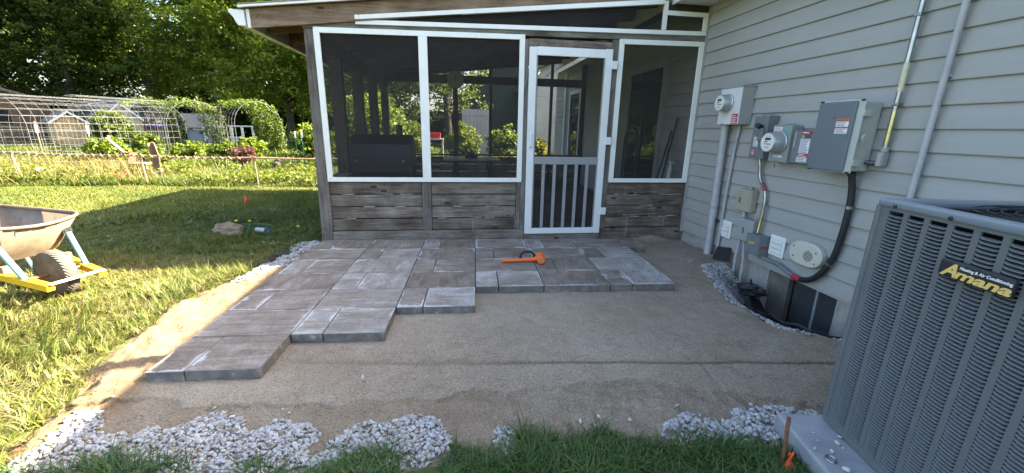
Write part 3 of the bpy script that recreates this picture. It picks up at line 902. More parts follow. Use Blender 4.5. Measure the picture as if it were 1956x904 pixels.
def grow_near(dens, h0, h1, w, l0, l1, dry, sd):
    x0, x1, y0, y1 = -4.6, -1.40, -3.9, -3.0
    n = int(dens*(x1-x0)*(y1-y0))
    x = x0+(x1-x0)*rng.random(n); y = y0+(y1-y0)*rng.random(n)
    k = near_mask(x, y); x, y = x[k], y[k]; n = len(x)
    h = (h0+(h1-h0)*rng.random(n))*np.clip(0.85+0.4*fbm(x, y, 4, 2, 340), 0.45, 1.4)
    g = np.array([0.055,0.115,0.028])[None]*(0.6+0.9*rng.random(n))[:, None]
    g[:, 0] *= 0.85+0.5*rng.random(n)
    kd = rng.random(n) < dry; g[kd] = np.array([0.22,0.19,0.09])*(0.6+0.6*rng.random(kd.sum()))[:, None]
    return blades(x, y, h, w*(0.7+0.7*rng.random(n)), l0+(l1-l0)*rng.random(n), g*0.7, g*1.15)
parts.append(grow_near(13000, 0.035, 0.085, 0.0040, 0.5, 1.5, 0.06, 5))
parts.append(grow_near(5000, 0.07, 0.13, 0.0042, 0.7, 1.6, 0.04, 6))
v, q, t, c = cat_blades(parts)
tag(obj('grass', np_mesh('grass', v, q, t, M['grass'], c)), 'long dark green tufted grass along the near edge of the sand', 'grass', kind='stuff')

# weedy strip and rough meadow beyond the wire fence
parts = []
gm = lambda x, y: (x < -4.6) | (y > 9.0)
def meadow(dens, x0, x1, y0, y1, h0, h1, w, l0, l1, cols, sd):
    n = int(dens*(x1-x0)*(y1-y0))
    x = x0+(x1-x0)*rng.random(n); y = y0+(y1-y0)*rng.random(n)
    k = (x < -4.9 + 0*y) | (y > 8.5)
    k &= (np.abs(x+2.8) < 1.5*(y+4.6)+0.4)
    x, y = x[k], y[k]; n = len(x)
    h = (h0+(h1-h0)*rng.random(n))*np.clip(0.8+0.6*fbm(x, y, 0.9, 3, 350+sd), 0.3, 1.6)
    cc = np.array(cols)[rng.integers(0, len(cols), n)]*(0.7+0.6*rng.random(n))[:, None]
    return blades(x, y, h, w*(0.7+0.6*rng.random(n)), l0+(l1-l0)*rng.random(n), cc*0.75, cc*1.15, simple=True)
GC = [(0.085,0.125,0.020), (0.11,0.14,0.024), (0.13,0.145,0.03), (0.065,0.105,0.018)]
parts.append(meadow(1500, -17, -4.9, 4.5, 8.5, 0.05, 0.16, 0.020, 0.3, 1.2, GC, 1))
parts.append(meadow(110, -14, -9.2, 4.6, 8.0, 0.28, 0.60, 0.011, 0.2, 0.8, [(0.27,0.19,0.08), (0.22,0.19,0.07), (0.16,0.17,0.05)], 2))
parts.append(meadow(260, -32, 6, 8.5, 24, 0.10, 0.30, 0.05, 0.3, 1.1, GC, 3))
v, q, t, c = cat_blades(parts)
tag(obj('grass', np_mesh('grass', v, q, t, M['grass'], c)), 'tall bright weeds and straw growing beyond the wire fence', 'grass', kind='stuff')
# ------------------------------------------------------------------ house: every siding course its own board
house = root('house', (0.0, -2.0, 0.0), 'grey green vinyl sided house on the right with meters on its wall', 'house')
Z17, SP = 0.120, 0.1342
def siding_mesh(y0, y1):
    prof = [(0.0, 0.0), (-0.0205, 0.0), (-0.0220, 0.005), (-0.0160, 0.064), (-0.0146, 0.071), (-0.0030, 0.140), (0.0, 0.140)]
    m = MB(); n = len(prof)
    ys = np.linspace(y0, y1, 40)
    rr = random.Random(3)
    vs = []
    for y in ys:
        b = rr.uniform(-0.0006, 0.0006)
        vs += [(x + (b if x < 0 else 0), float(y), z) for x, z in prof]
    fs = []
    for i in range(len(ys)-1):
        for k in range(n-1):
            fs.append((i*n+k, i*n+k+1, (i+1)*n+k+1, (i+1)*n+k))
    fs += [tuple(range(n)), tuple(range((len(ys)-1)*n, len(ys)*n))[::-1]]
    m.add(vs, fs)
    return m.mesh('siding_board', M['siding'])
sm_front = siding_mesh(-9.0, -0.035)
sm_back = siding_mesh(0.13, 6.8)
for k in range(19):
    for me in (sm_front, sm_back):
        o = bpy.data.objects.new('siding_board', me)
        o.location = (0, 0, Z17 + SP*k)
        link(o, house)
# wall body, footing, opening of the basement window
MB().box(0.002, 0.22, -9, 6.8, 0.13, 2.75).box(0.22, 8, -9, 6.8, -0.6, 2.75).build('wall', M['siding'], house)
f = MB()
f.box(0.004, 0.22, -1.46, 6.8, -0.7, 0.128)
f.box(0.004, 0.22, -9, -2.13, -0.7, 0.128)
f.build('foundation', M['concrete'], house)
MB().box(-0.020, 0.002, -9, -0.035, 0.108, 0.1195).build('starter_strip', M['siding'], house)
win = MB().box(0.10, 0.115, -2.13, -1.66, -0.62, 0.13).build('basement_window', M['black'], house)
MB().box(0.088, 0.0995, -1.885, -1.665, -0.6, 0.125).build('pane', M['dusty_glass'], win)
MB().box(0.088, 0.0995, -2.125, -1.905, -0.6, 0.125).build('pane', M['dusty_glass'], win)
MB().box(0.078, 0.0998, -1.905, -1.885, -0.6, 0.127).build('divider', M['box_mid'], win)
MB().box(0.030, 0.075, -1.66, -1.46, -0.6, 0.127).build('jamb_board', plain('brown_board', (0.135,0.122,0.105), 0.9, 0.3, 9, dirt=0.4), house)
# corner channel, eave, roof
MB().box(-0.030, 0.0, -0.033, -0.003, 0.09, 2.60).build('corner_channel', M['siding'], house)
e = MB().box(-0.43, -0.0195, -9.3, -0.004, 2.612, 2.63).build('soffit', M['soffit'], house)
MB().box(-0.46, -0.431, -9.3, 6.9, 2.60, 2.79).build('fascia', M['gutter'], house)
rf = MB()
rf.prism([(-0.58,-9.4,2.795),(4.0,-9.4,4.45),(8.6,-9.4,2.795),(8.6,-9.4,2.84),(4.0,-9.4,4.50),(-0.58,-9.4,2.84)], (0, 16.4, 0))
rf.build('roof', M['shingle'], house)
MB().cyl((-0.26,-1.55,2.85), (-0.26,-1.55,3.27), 0.055, 14).build('vent_pipe', M['pvc'], house, smooth=True)
gb = MB().prism([(0.02,-9.0,2.75),(8,-9.0,2.75),(4.0,-9.0,4.35)], (0, 15.8, 0)).build('attic', M['siding'], house)
# sliding door seen inside the porch and a window beyond it
sd = MB()
sd.box(-0.055, -0.004, 0.74, 0.83, 0.10, 2.20).box(-0.055, -0.004, 1.87, 1.96, 0.10, 2.20).box(-0.055, -0.004, 0.83, 1.87, 2.11, 2.20)
sdo = sd.build('sliding_door', M['box_side'], house)
MB().box(-0.030, -0.022, 0.83, 1.87, 0.12, 2.11).build('pane', M['glass'], sdo)
MB().box(-0.045, -0.021, 1.33, 1.37, 0.12, 2.11).build('stile', M['black'], sdo)
wd = MB()
for a, b, c, d in ((4.42,4.50,0.45,2.15),(5.22,5.30,0.45,2.15),(4.50,5.22,2.07,2.15),(4.50,5.22,0.45,0.53)):
    wd.box(-0.06, -0.004, a, b, c, d)
wdo = wd.build('window', M['white_trim'], house)
MB().box(-0.030, -0.022, 4.50, 5.22, 0.53, 2.07).build('pane', M['glass'], wdo)
MB().box(-0.075, -0.004, 5.62, 5.74, 0.12, 2.60).build('downspout', M['gutter'], house)

# ------------------------------------------------------------------ screened porch
porch = root('screened_porch', (-2.1, 2.1, 0.0), 'weathered timber screened porch with white framed screens and a shed roof', 'porch')
def hz(x): return 0.0150*(x + 4.2)
def part(name, mat, fn, parent=porch, bevel=0.003, **kw):
    m = MB(); fn(m); return m.build(name, mat, parent, bevel=bevel, **kw)
def B(name, mat, *b, parent=porch, bevel=0.003):
    return MB().box(*b).build(name, mat, parent, bevel=bevel)
# posts
cp = MB(); cp.add([(-4.272,0.0,-0.06),(-4.150,0.0,-0.06),(-4.150,0.12,-0.06),(-4.272,0.12,-0.06),(-4.238,0.0,2.18),(-4.130,0.0,2.18),(-4.130,0.12,2.18),(-4.238,0.12,2.18)],
                  [(0,3,2,1),(4,5,6,7),(0,1,5,4),(1,2,6,5),(2,3,7,6),(3,0,4,7)])
cpo = cp.build('corner_post', M['wood_z'], porch, bevel=0.005)
nl = MB()
for (x, z) in ((-4.20,2.10),(-4.215,1.12),(-4.17,0.98),(-4.20,0.55),(-4.185,0.85),(-4.19,1.6)):
    nl.lathe((x, 0.001, z), (0,-1,0), [(0.005,0),(0.005,0.003)], 8)
nl.build('nail_head', M['rust'], cpo)
B('post', M['wood_z'], -2.058, -2.008, 0.006, 0.10, 0.02, 2.19)
B('post', M['wood_z'], -1.090, -1.018, 0.006, 0.10, 0.02, 2.23)
B('post', M['wood_z'], -0.036, -0.002, 0.008, 0.10, 0.02, 2.24)
B('post', M['wood_z'], -3.168, -3.070, 0.004, 0.09, 0.136, 0.686)
B('post', M['wood_z'], -2.108, -2.060, 0.004, 0.09, 0.136, 0.686)
# knee wall planks, one by one
for x0, x1, offs in ((-4.148,-3.170,0), (-3.068,-2.110,1), (-1.016,-0.038,2)):
    rr = random.Random(40+offs)
    for k in range(4):
        z0 = 0.140 + k*0.1365
        y = 0.016 + rr.uniform(-0.004, 0.004)
        m = MB().box(x0+rr.uniform(0,.004), x1-rr.uniform(0,.004), y, y+0.026, z0+rr.uniform(0.004,.007), z0+0.1305)
        pk_ = m.build('plank', M['wood_x'], porch, bevel=0.003)
        for nx_ in (x0+0.022, x1-0.022):
            for dz in (0.035, 0.10):
                MB().lathe((nx_+rr.uniform(-.004,.004), y+0.001, z0+dz), (0,-1,0), [(0.0042,0),(0.0042,0.0025)], 6).build('nail_head', M['rust'], pk_)
B('base_board', M['wood_x'], -4.146, -2.012, -0.006, 0.06, 0.006, 0.134)
B('base_board', M['wood_x'], -1.086, -0.002, -0.006, 0.06, -0.05, 0.134)
B('threshold', M['wood_x'], -2.010, -1.088, -0.012, 0.10, 0.004, 0.080)
B('trim_board', M['wood_x'], -2.006, -1.092, 0.012, 0.09, 2.118, 2.20)
# old white caulk at plank joints, staples of white wire
ck = MB()
for (x0, x1, z) in ((-4.12,-3.62,0.5475),(-3.60,-3.36,0.5505),(-3.8,-3.2,0.412),(-4.12,-3.9,0.2765),(-3.06,-2.12,0.412),(-3.05,-2.3,0.2765),(-1.0,-0.4,0.412),(-0.98,-0.1,0.547),(-0.7,-0.2,0.2765)):
    x = x0; rr = random.Random(int(-x0*100))
    while x < x1:
        l = rr.uniform(0.03, 0.12)
        if rr.random() < 0.42: ck.obox((x+l/2, 0.013, z+rr.uniform(-.002,.002)), (l/2,0,rr.uniform(-.002,.002)), (0,0.004,0), (0,0,rr.uniform(0.0008,0.0022)))
        x += l
ck.build('caulk', M['white_paint'], porch)
for pts in ([(-2.612,-0.010,0.115),(-2.606,-0.004,0.20),(-2.600,-0.002,0.275),(-2.63,0.004,0.285)], [(-2.118,-0.004,0.150),(-2.112,-0.002,0.27),(-2.13,0.004,0.280)],
            [(-0.745,-0.010,0.03),(-0.742,-0.008,0.14),(-0.738,-0.002,0.285),(-0.80,0.002,0.300),(-0.36,0.004,0.305)], [(-0.268,-0.006,0.145),(-0.262,-0.002,0.26),(-0.22,0.002,0.29),(-0.08,0.004,0.285)]):
    MB().tube(pts, 0.0026, 6).build('wire', M['pvc'], porch, smooth=True)
# header and rake
def sl(m, x0, x1, y0, y1, zb, zt, sb=hz, st=hz):
    m.add([(x0,y0,zb+sb(x0)),(x1,y0,zb+sb(x1)),(x1,y1,zb+sb(x1)),(x0,y1,zb+sb(x0)),(x0,y0,zt+st(x0)),(x1,y0,zt+st(x1)),(x1,y1,zt+st(x1)),(x0,y1,zt+st(x0))],
          [(0,3,2,1),(4,5,6,7),(0,1,5,4),(1,2,6,5),(2,3,7,6),(3,0,4,7)])
def rk(x): return 0.1150*(x + 4.69)
m = MB(); sl(m, -4.25, -0.004, -0.002, 0.09, 2.186, 2.262); m.build('header', M['header'], porch, bevel=0.004)
m = MB(); sl(m, -4.69, -0.50, -0.034, 0.004, 2.150, 2.318, rk, rk); m.build('rake_board', M['rake'], porch, bevel=0.004)
# roof: decking, shingles, drip edge
m = MB(); sl(m, -4.74, -0.46, -0.06, 4.66, 2.319, 2.338, rk, rk); m.build('roof_deck', M['rafter'], porch, bevel=0)
m = MB(); sl(m, -4.775, -0.462, -0.085, 4.70, 2.339, 2.354, rk, rk); ro = m.build('roof', M['shingle'], porch, bevel=0.003)
m = MB(); sl(m, -4.770, -3.56, -0.088, -0.060, 2.322, 2.3385, rk, rk); m.build('drip_edge', M['gutter'], ro, bevel=0)
m = MB(); sl(m, -3.555, -0.47, -0.090, -0.060, 2.324, 2.3385, rk, rk); m.build('drip_edge', M['gutter'], ro, bevel=0)
for k, y in enumerate((0.30, 0.90, 1.50, 2.10, 2.70, 3.30, 3.90, 4.50)):
    m = MB(); sl(m, -4.69, -0.48, y, y+0.04, 2.165, 2.3185, rk, rk); m.build('rafter', M['rafter'], porch, bevel=0)
B('eave_fascia', M['gutter'], -4.722, -4.692, -0.040, 4.62, 2.150, 2.312)
gp = [(-4.735,2.300),(-4.735,2.165),(-4.795,2.165),(-4.812,2.185),(-4.835,2.235),(-4.862,2.268),(-4.870,2.275),(-4.870,2.300)]
go = MB().prism([(x,-0.05,z) for x, z in gp], (0, 4.66, 0)).build('gutter', M['gutter'], porch, bevel=0.002)
# soffit blocking between the rafters on the left eave
B('top_plate', M['rafter'], -4.235, -4.14, 0.125, 4.2, 2.02, 2.16)
B('beam', M['rafter'], -4.20, -4.15, 0.125, 4.2, 2.165, 2.21)

def frame(name, x0, x1, z0, z1, w=0.055, y0=-0.020, y1=0.004, parent=porch, mat='white_trim', top=hz):
    """mitred frame of four pieces, each a sub-part"""
    t0, t1 = z1 + top(x0), z1 + top(x1)
    f = MB()
    outer = [(x0,z0),(x1,z0),(x1,t1),(x0,t0)]
    inner = [(x0+w,z0+w*0.85),(x1-w,z0+w*0.85),(x1-w,t1-w*0.9),(x0+w,t0-w*0.9)]
    g = 0.0012
    fr = None
    for k in range(4):
        a, b = outer[k], outer[(k+1) % 4]; c, d = inner[(k+1) % 4], inner[k]
        cx = (a[0]+b[0]+c[0]+d[0])/4; cz = (a[1]+b[1]+c[1]+d[1])/4
        pts = []
        for p in (a, b, c, d):
            dx, dz = cx-p[0], cz-p[1]; L = math.hypot(dx, dz)
            pts.append((p[0]+dx/L*g, y0, p[1]+dz/L*g))
        mm = MB().prism(pts, (0, y1-y0, 0))
        if fr is None: fr = mm.build(name, M[mat], parent, bevel=0.002)
        else: mm.build('frame_strip', M[mat], fr, bevel=0.002)
    return fr
wl = frame('window_frame', -4.146, -2.055, 0.692, 2.193)
MB().prism([(-3.150,-0.019,0.739),(-3.061,-0.019,0.739),(-3.061,-0.019,2.1435+hz(-3.06)),(-3.150,-0.019,2.1435+hz(-3.15))], (0,0.024,0)).build('mullion', M['white_trim'], wl, bevel=0.002)
MB().prism([(-4.095,0.0,0.735),(-3.146,0.0,0.735),(-3.146,0.0,2.147+hz(-3.15)),(-4.095,0.0,2.147+hz(-4.1))], (0,0.0015,0)).build('insect_screen', M['screen'], wl)
MB().prism([(-3.064,0.0,0.735),(-2.106,0.0,0.735),(-2.106,0.0,2.147+hz(-2.1)),(-3.064,0.0,2.147+hz(-3.06))], (0,0.0015,0)).build('insect_screen', M['screen'], wl)
wr = frame('window_frame', -1.020, -0.035, 0.692, 2.186)
MB().prism([(-0.970,0.0,0.735),(-0.084,0.0,0.735),(-0.084,0.0,2.139+hz(-0.08)),(-0.970,0.0,2.139+hz(-0.97))], (0,0.0015,0)).build('insect_screen', M['screen'], wr)
# upper gable screen: long triangle and the small light beside it
tri = MB().prism([(-3.745,-0.024,2.236),(-0.036,-0.024,2.310),(-0.036,-0.024,2.352),(-3.745,-0.024,2.277)], (0,0.026,0)).build('gable_frame', M['white_trim'], porch, bevel=0.002)
MB().prism([(-3.700,-0.0385,2.279),(-0.560,-0.0385,2.592),(-0.560,-0.0385,2.638),(-3.700,-0.0385,2.318)], (0,0.040,0)).build('frame_strip', M['white_trim'], tri, bevel=0.002)
MB().box(-3.745,-3.702,-0.0385,0.002,2.2775,2.316).build('frame_strip', M['white_trim'], tri, bevel=0.002)
MB().box(-0.558,-0.512,-0.026,0.002,2.3445,2.655).build('frame_strip', M['white_trim'], tri, bevel=0.002)
MB().box(-0.510,-0.036,-0.024,0.002,2.492,2.536).build('frame_strip', M['white_trim'], tri, bevel=0.002)
MB().box(-0.082,-0.037,-0.024,0.002,2.3535,2.4905).build('frame_strip', M['white_trim'], tri, bevel=0.002)
MB().prism([(-3.6,0.004,2.284),(-0.556,0.004,2.345),(-0.556,0.004,2.600),(-3.6,0.004,2.292)], (0,0.0015,0)).build('insect_screen', M['screen'], tri)
MB().prism([(-0.514,0.004,2.345),(-0.08,0.004,2.352),(-0.08,0.004,2.495),(-0.514,0.004,2.495)], (0,0.0015,0)).build('insect_screen', M['screen'], tri)
B('gable_board', M['darkwood_x'], -0.511, -0.004, 0.012, 0.06, 2.5365, 2.63)

# screen door
DX0, DX1, DZ0, DZ1 = -2.006, -1.092, 0.086, 2.112
door = MB().box(DX0, DX0+0.078, -0.034, -0.004, DZ0, DZ1).build('screen_door', M['door_white'], porch, bevel=0.004)
MB().box(DX1-0.078, DX1, -0.034, -0.004, DZ0, DZ1+0.012).build('stile', M['door_white'], door, bevel=0.004)
MB().box(DX0+0.0785, DX1-0.0785, -0.033, -0.005, DZ1-0.080, DZ1+0.006).build('rail', M['door_white'], door, bevel=0.004)
MB().box(DX0+0.0785, DX1-0.0785, -0.033, -0.005, DZ0, DZ0+0.066).build('rail', M['door_white'], door, bevel=0.004)
MB().box(DX0+0.0785, DX1-0.0785, -0.030, -0.008, 0.896, 0.980).build('rail', M['door_bar'], door, bevel=0.004)
for b in ((DX0+0.0785,DX0+0.092,DZ0+0.0665,0.8955),(DX1-0.092,DX1-0.0785,DZ0+0.0665,0.8955),(DX0+0.0785,DX0+0.092,0.9805,DZ1-0.0805),(DX1-0.092,DX1-0.0785,0.9805,DZ1-0.0805)):
    MB().box(b[0], b[1], -0.026, -0.010, b[2], b[3]).build('screen_bead', M['door_bar'], door)
for k in range(5):
    x = DX0 + 0.20 + k*0.1285
    MB().box(x-0.018, x+0.018, -0.028, -0.012, DZ0+0.0665, 0.8955).build('baluster', M['door_bar'], door, bevel=0.003)
MB().box(DX0+0.0785, DX1-0.0785, -0.0095, -0.0085, DZ0+0.066, 0.896).build('insect_screen', M['screen'], door)
MB().box(DX0+0.0785, DX1-0.0785, -0.0095, -0.0085, 0.980, DZ1-0.08).build('insect_screen', M['screen'], door)
for z in (1.965, 1.165, 0.355):
    MB().box(DX1-0.012, DX1+0.058, -0.048, -0.0345, z-0.042, z+0.042).build('hinge', M['door_white'], door, bevel=0.004)
MB().tube([(DX0+0.038,-0.036,1.08),(DX0+0.038,-0.062,1.10),(DX0+0.038,-0.066,1.15),(DX0+0.038,-0.062,1.21),(DX0+0.038,-0.036,1.23)], 0.009, 8).build('handle', M['door_white'], door, smooth=True)

# inside: floor, side and back framing
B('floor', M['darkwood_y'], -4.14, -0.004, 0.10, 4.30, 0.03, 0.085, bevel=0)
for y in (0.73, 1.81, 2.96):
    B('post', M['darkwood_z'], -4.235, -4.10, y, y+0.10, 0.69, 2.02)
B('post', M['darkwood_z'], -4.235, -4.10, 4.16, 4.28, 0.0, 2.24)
lz = 0.10
for k in range(4):
    z0 = 0.06 + k*0.155
    B('plank', M['wood_y'], -4.262, -4.236, 0.125, 4.15, z0, z0+0.150)
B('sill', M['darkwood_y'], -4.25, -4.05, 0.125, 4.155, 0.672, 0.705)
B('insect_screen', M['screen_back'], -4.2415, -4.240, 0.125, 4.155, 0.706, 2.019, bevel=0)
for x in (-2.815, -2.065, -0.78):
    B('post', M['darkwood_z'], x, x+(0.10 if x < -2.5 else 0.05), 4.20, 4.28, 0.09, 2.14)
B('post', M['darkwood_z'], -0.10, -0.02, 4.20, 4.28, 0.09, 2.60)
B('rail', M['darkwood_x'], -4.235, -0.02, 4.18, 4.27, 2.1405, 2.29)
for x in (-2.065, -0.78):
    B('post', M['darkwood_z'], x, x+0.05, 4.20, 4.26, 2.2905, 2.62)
for k in range(4):
    z0 = 0.06 + k*0.155
    B('plank', M['wood_x'], -4.10, -0.02, 4.27, 4.296, z0, z0+0.150)
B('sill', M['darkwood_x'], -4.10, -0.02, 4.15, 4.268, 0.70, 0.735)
B('insect_screen', M['screen_back'], -4.10, -0.10, 4.2685, 4.2695, 0.736, 2.139, bevel=0)
m = MB(); m.prism([(-4.1,4.2705,2.2905),(-0.1,4.2705,2.2905),(-0.1,4.2705,2.165+rk(-0.1)),(-4.1,4.2705,2.2915)], (0,0.001,0)); m.build('insect_screen', M['screen_back'], porch)
# ------------------------------------------------------------------ things fixed to the house wall (they face -X)
WX = -0.0185
def wbox(m, y0, y1, z0, z1, d, x=WX): return m.box(x-d, x, min(y0,y1), max(y0,y1), z0, z1)
def face(name, mat, parent, x, y0, y1, z0, z1, t=0.0015, bevel=0):
    """thin plate or sticker on the front of a box"""
    return MB().box(x-t, x-0.0002, min(y0,y1), max(y0,y1), z0, z1).build(name, M[mat], parent, bevel=bevel)
def printed(parent, x, y0, y1, z0, z1, rows, mat='ink'):
    m = MB(); ya, yb = max(y0,y1), min(y0,y1); w = ya-yb; h = (z1-z0)/rows; rr = random.Random(int(abs(y0)*977)+rows)
    for k in range(rows):
        zc = z1-(k+0.5)*h
        L = w*rr.uniform(0.55, 0.9)
        m.box(x-0.0006, x-0.0001, ya-w*0.06-L, ya-w*0.06, zc-h*0.20, zc+h*0.16)
    return m.build('print', M[mat], parent)

def meter(parent, y, z, x0, x1, r):
    g = MB().lathe((x0,y,z), (-1,0,0), [(r*1.10,0),(r*1.10,0.012),(r*1.02,0.016),(r,0.02),(r*0.99,x0-x1-0.006),(r*0.93,x0-x1)], 36).build('meter', M['alu'], parent, smooth=True)
    MB().lathe((x1-0.0005,y,z), (-1,0,0), [(r*0.90,0),(r*0.90,0.002)], 36).build('dial', M['dial'], g)
    xf = x1-0.0028
    MB().box(xf-0.001, xf, y-r*0.42, y+r*0.36, z+r*0.22, z+r*0.46).build('display', M['lcd'], g)
    MB().box(xf-0.001, xf, y-r*0.02, y+r*0.38, z+r*0.02, z+r*0.14).build('sticker', M['red_label'], g)
    k = MB(); k.box(xf-0.001, xf, y+r*0.22, y+r*0.38, z-r*0.20, z-r*0.08)
    k.box(xf-0.001, xf, y-r*0.45, y+r*0.05, z-r*0.22, z-r*0.12).box(xf-0.001, xf, y-r*0.30, y+r*0.30, z-r*0.48, z-r*0.44).box(xf-0.001, xf, y-r*0.22, y+r*0.26, z-r*0.60, z-r*0.56)
    k.box(xf-0.001, xf, y-r*0.25, y+r*0.25, z+r*0.60, z+r*0.64)
    k.build('print', M['ink'], g)
    return g

# off-white service box with a meter
b1 = root('meter_box', (-0.08,-0.76,1.36), 'white electric meter box with a red sticker, nearest the porch', 'meter box')
wbox(MB(), -0.612, -0.925, 1.362, 1.700, 0.130).build('case', M['box_side'], b1, bevel=0.004)
MB().box(-0.1515, -0.149, -0.922, -0.615, 1.363, 1.698).build('front_cover', M['box_white'], b1, bevel=0.002)
MB().box(-0.158, WX, -0.93, -0.607, 1.7005, 1.716).build('top_lip', M['box_side'], b1, bevel=0.003)
meter(b1, -0.742, 1.560, -0.152, -0.245, 0.078)
r_ = face('sticker', 'red_label', b1, -0.152, -0.825, -0.910, 1.366, 1.458)
printed(r_, -0.1537, -0.825, -0.910, 1.37, 1.45, 5, 'print_white')
MB().lathe((-0.152,-0.70,1.372), (-1,0,0), [(0.007,0),(0.007,0.006)], 10).build('seal', M['box_side'], b1)

# disconnect with a lever
b2 = root('disconnect_switch', (-0.07,-1.18,1.06), 'narrow blue grey disconnect switch with a black lever', 'switch box')
wbox(MB(), -1.105, -1.275, 1.062, 1.432, 0.105).build('case', M['box_grey'], b2, bevel=0.006)
MB().box(-0.1275, -0.124, -1.225, -1.125, 1.085, 1.33).build('cover_panel', M['box_grey'], b2, bevel=0.006)
lv = MB().tube([(-0.124,-1.215,1.335),(-0.165,-1.222,1.345),(-0.185,-1.228,1.352)], 0.022, 10).build('lever', M['black'], b2, smooth=True)
MB().box(-0.150,-0.124,-1.262,-1.205,1.22,1.330).build('lever_guard', M['box_grey'], b2, bevel=0.004)
l_ = face('sticker', 'white_label', b2, -0.1276, -1.145, -1.20, 1.170, 1.250); printed(l_, -0.1293, -1.145, -1.2, 1.172, 1.245, 7)
face('sticker', 'ink', b2, -0.1276, -1.145, -1.20, 1.2505, 1.272)
face('sticker', 'yellow_label', b2, -0.1292, -1.149, -1.162, 1.254, 1.268)
l_ = face('sticker', 'red_label', b2, -0.1276, -1.138, -1.186, 1.092, 1.140); printed(l_, -0.1293, -1.138, -1.186, 1.095, 1.138, 3, 'print_white')
MB().tube([(-0.06,-1.13,1.434),(-0.07,-1.16,1.455),(-0.07,-1.22,1.452),(-0.06,-1.25,1.434)], 0.004, 6).build('hasp', M['box_grey'], b2, smooth=True)

# meter socket
b3 = root('meter_socket', (-0.07,-1.45,1.05), 'grey meter socket with a round meter and a green tag', 'meter box')
wbox(MB(), -1.350, -1.545, 1.055, 1.352, 0.108).build('case', M['box_mid'], b3, bevel=0.006)
MB().prism([(-0.1275,-1.385,1.3525),(-0.1275,-1.505,1.3525),(-0.1275,-1.490,1.364),(-0.1275,-1.400,1.364)], (0.08,0,0)).build('top_hub', M['box_mid'], b3)
meter(b3, -1.448, 1.213, -0.127, -0.240, 0.080)
l_ = face('sticker', 'white_label', b3, -0.1266, -1.365, -1.450, 1.306, 1.338); printed(l_, -0.1283, -1.365, -1.45, 1.308, 1.336, 2, 'red_label')
MB().prism([(-0.1267,-1.490,1.342),(-0.1267,-1.520,1.338),(-0.1267,-1.515,1.305),(-0.1267,-1.497,1.292),(-0.1267,-1.484,1.315)], (-0.0015,0,0)).build('tag', M['green_label'], b3)
l_ = face('sticker', 'white_label', b3, -0.1266, -1.405, -1.495, 1.092, 1.110); printed(l_, -0.1283, -1.41, -1.49, 1.096, 1.107, 1)
MB().tube([(-0.1268,-1.445,1.066),(-0.140,-1.447,1.062),(-0.140,-1.447,1.04),(-0.128,-1.448,1.005)], 0.004, 6).build('lock_wire', M['galv'], b3, smooth=True)

# labelled breaker box half behind the big enclosure
b4 = root('breaker_box', (-0.07,-1.68,1.05), 'grey breaker box covered in red and white stickers', 'breaker box')
wbox(MB(), -1.562, -1.812, 1.060, 1.312, 0.095).build('case', M['box_grey'], b4, bevel=0.005)
MB().box(-0.119,-0.114,-1.578,-1.600,1.18,1.30).build('latch', M['box_mid'], b4)
for nm, c, y0, y1, z0, z1, rows, pm_ in (('sticker','red_label',-1.645,-1.735,1.284,1.308,1,'print_white'), ('sticker','ink',-1.648,-1.728,1.252,1.280,0,''), ('sticker','white_label',-1.640,-1.730,1.140,1.250,7,'ink'), ('sticker','red_label',-1.640,-1.730,1.112,1.139,2,'print_white'), ('sticker','white_label',-1.632,-1.726,1.072,1.110,3,'ink')):
    l_ = face(nm, c, b4, -0.1136, y0, y1, z0, z1)
    if rows: printed(l_, -0.1153, y0, y1, z0+0.002, z1-0.002, rows, pm_)
face('sticker', 'yellow_label', b4, -0.1153, -1.652, -1.668, 1.256, 1.276)

# big polycarbonate enclosure with a slate door
b5 = root('control_enclosure', (-0.1,-1.98,1.03), 'large slate grey electrical enclosure with an orange and white sticker', 'electrical box')
wbox(MB(), -1.845, -2.135, 1.045, 1.498, 0.150).build('case', M['box_poly'], b5, bevel=0.012)
MB().box(-0.186, -0.170, -2.160, -1.825, 1.032, 1.512).build('door_rim', M['box_poly'], b5, bevel=0.006)
MB().box(-0.202, -0.1865, -2.118, -1.836, 1.040, 1.502).build('door_panel', M['box_door'], b5, bevel=0.012, seg=3)
for z in (1.105, 1.425):
    MB().box(-0.190, -0.130, -2.172, -2.1605, z-0.022, z+0.022).build('latch', M['box_poly'], b5, bevel=0.003)
MB().prism([(-0.150,-2.1605,1.24),(-0.150,-2.1605,1.29),(-0.165,-2.1605,1.265)], (0,-0.016,0)).build('padlock_tab', M['box_poly'], b5)
for y in (-1.848, -2.148):
    for z in (1.040, 1.506):
        MB().box(-0.200,-0.1866,y-0.010,y+0.010,z-0.005,z+0.005).build('hinge_cap', M['black'], b5, bevel=0.002)
for c, z0, z1, rows, pm_ in (('orange_label',1.372,1.390,1,'ink'),('white_label',1.338,1.371,3,'ink'),('orange_label',1.327,1.337,1,'ink'),('white_label',1.292,1.326,4,'ink')):
    l_ = face('sticker', c, b5, -0.2025, -2.000, -2.092, z0, z1); printed(l_, -0.2042, -2.0, -2.092, z0+0.002, z1-0.002, rows, pm_)
MB().lathe((-0.2025,-1.975,1.400), (-1,0,0), [(0.007,0),(0.007,0.002)], 12).build('emblem', M['red_label'], b5)

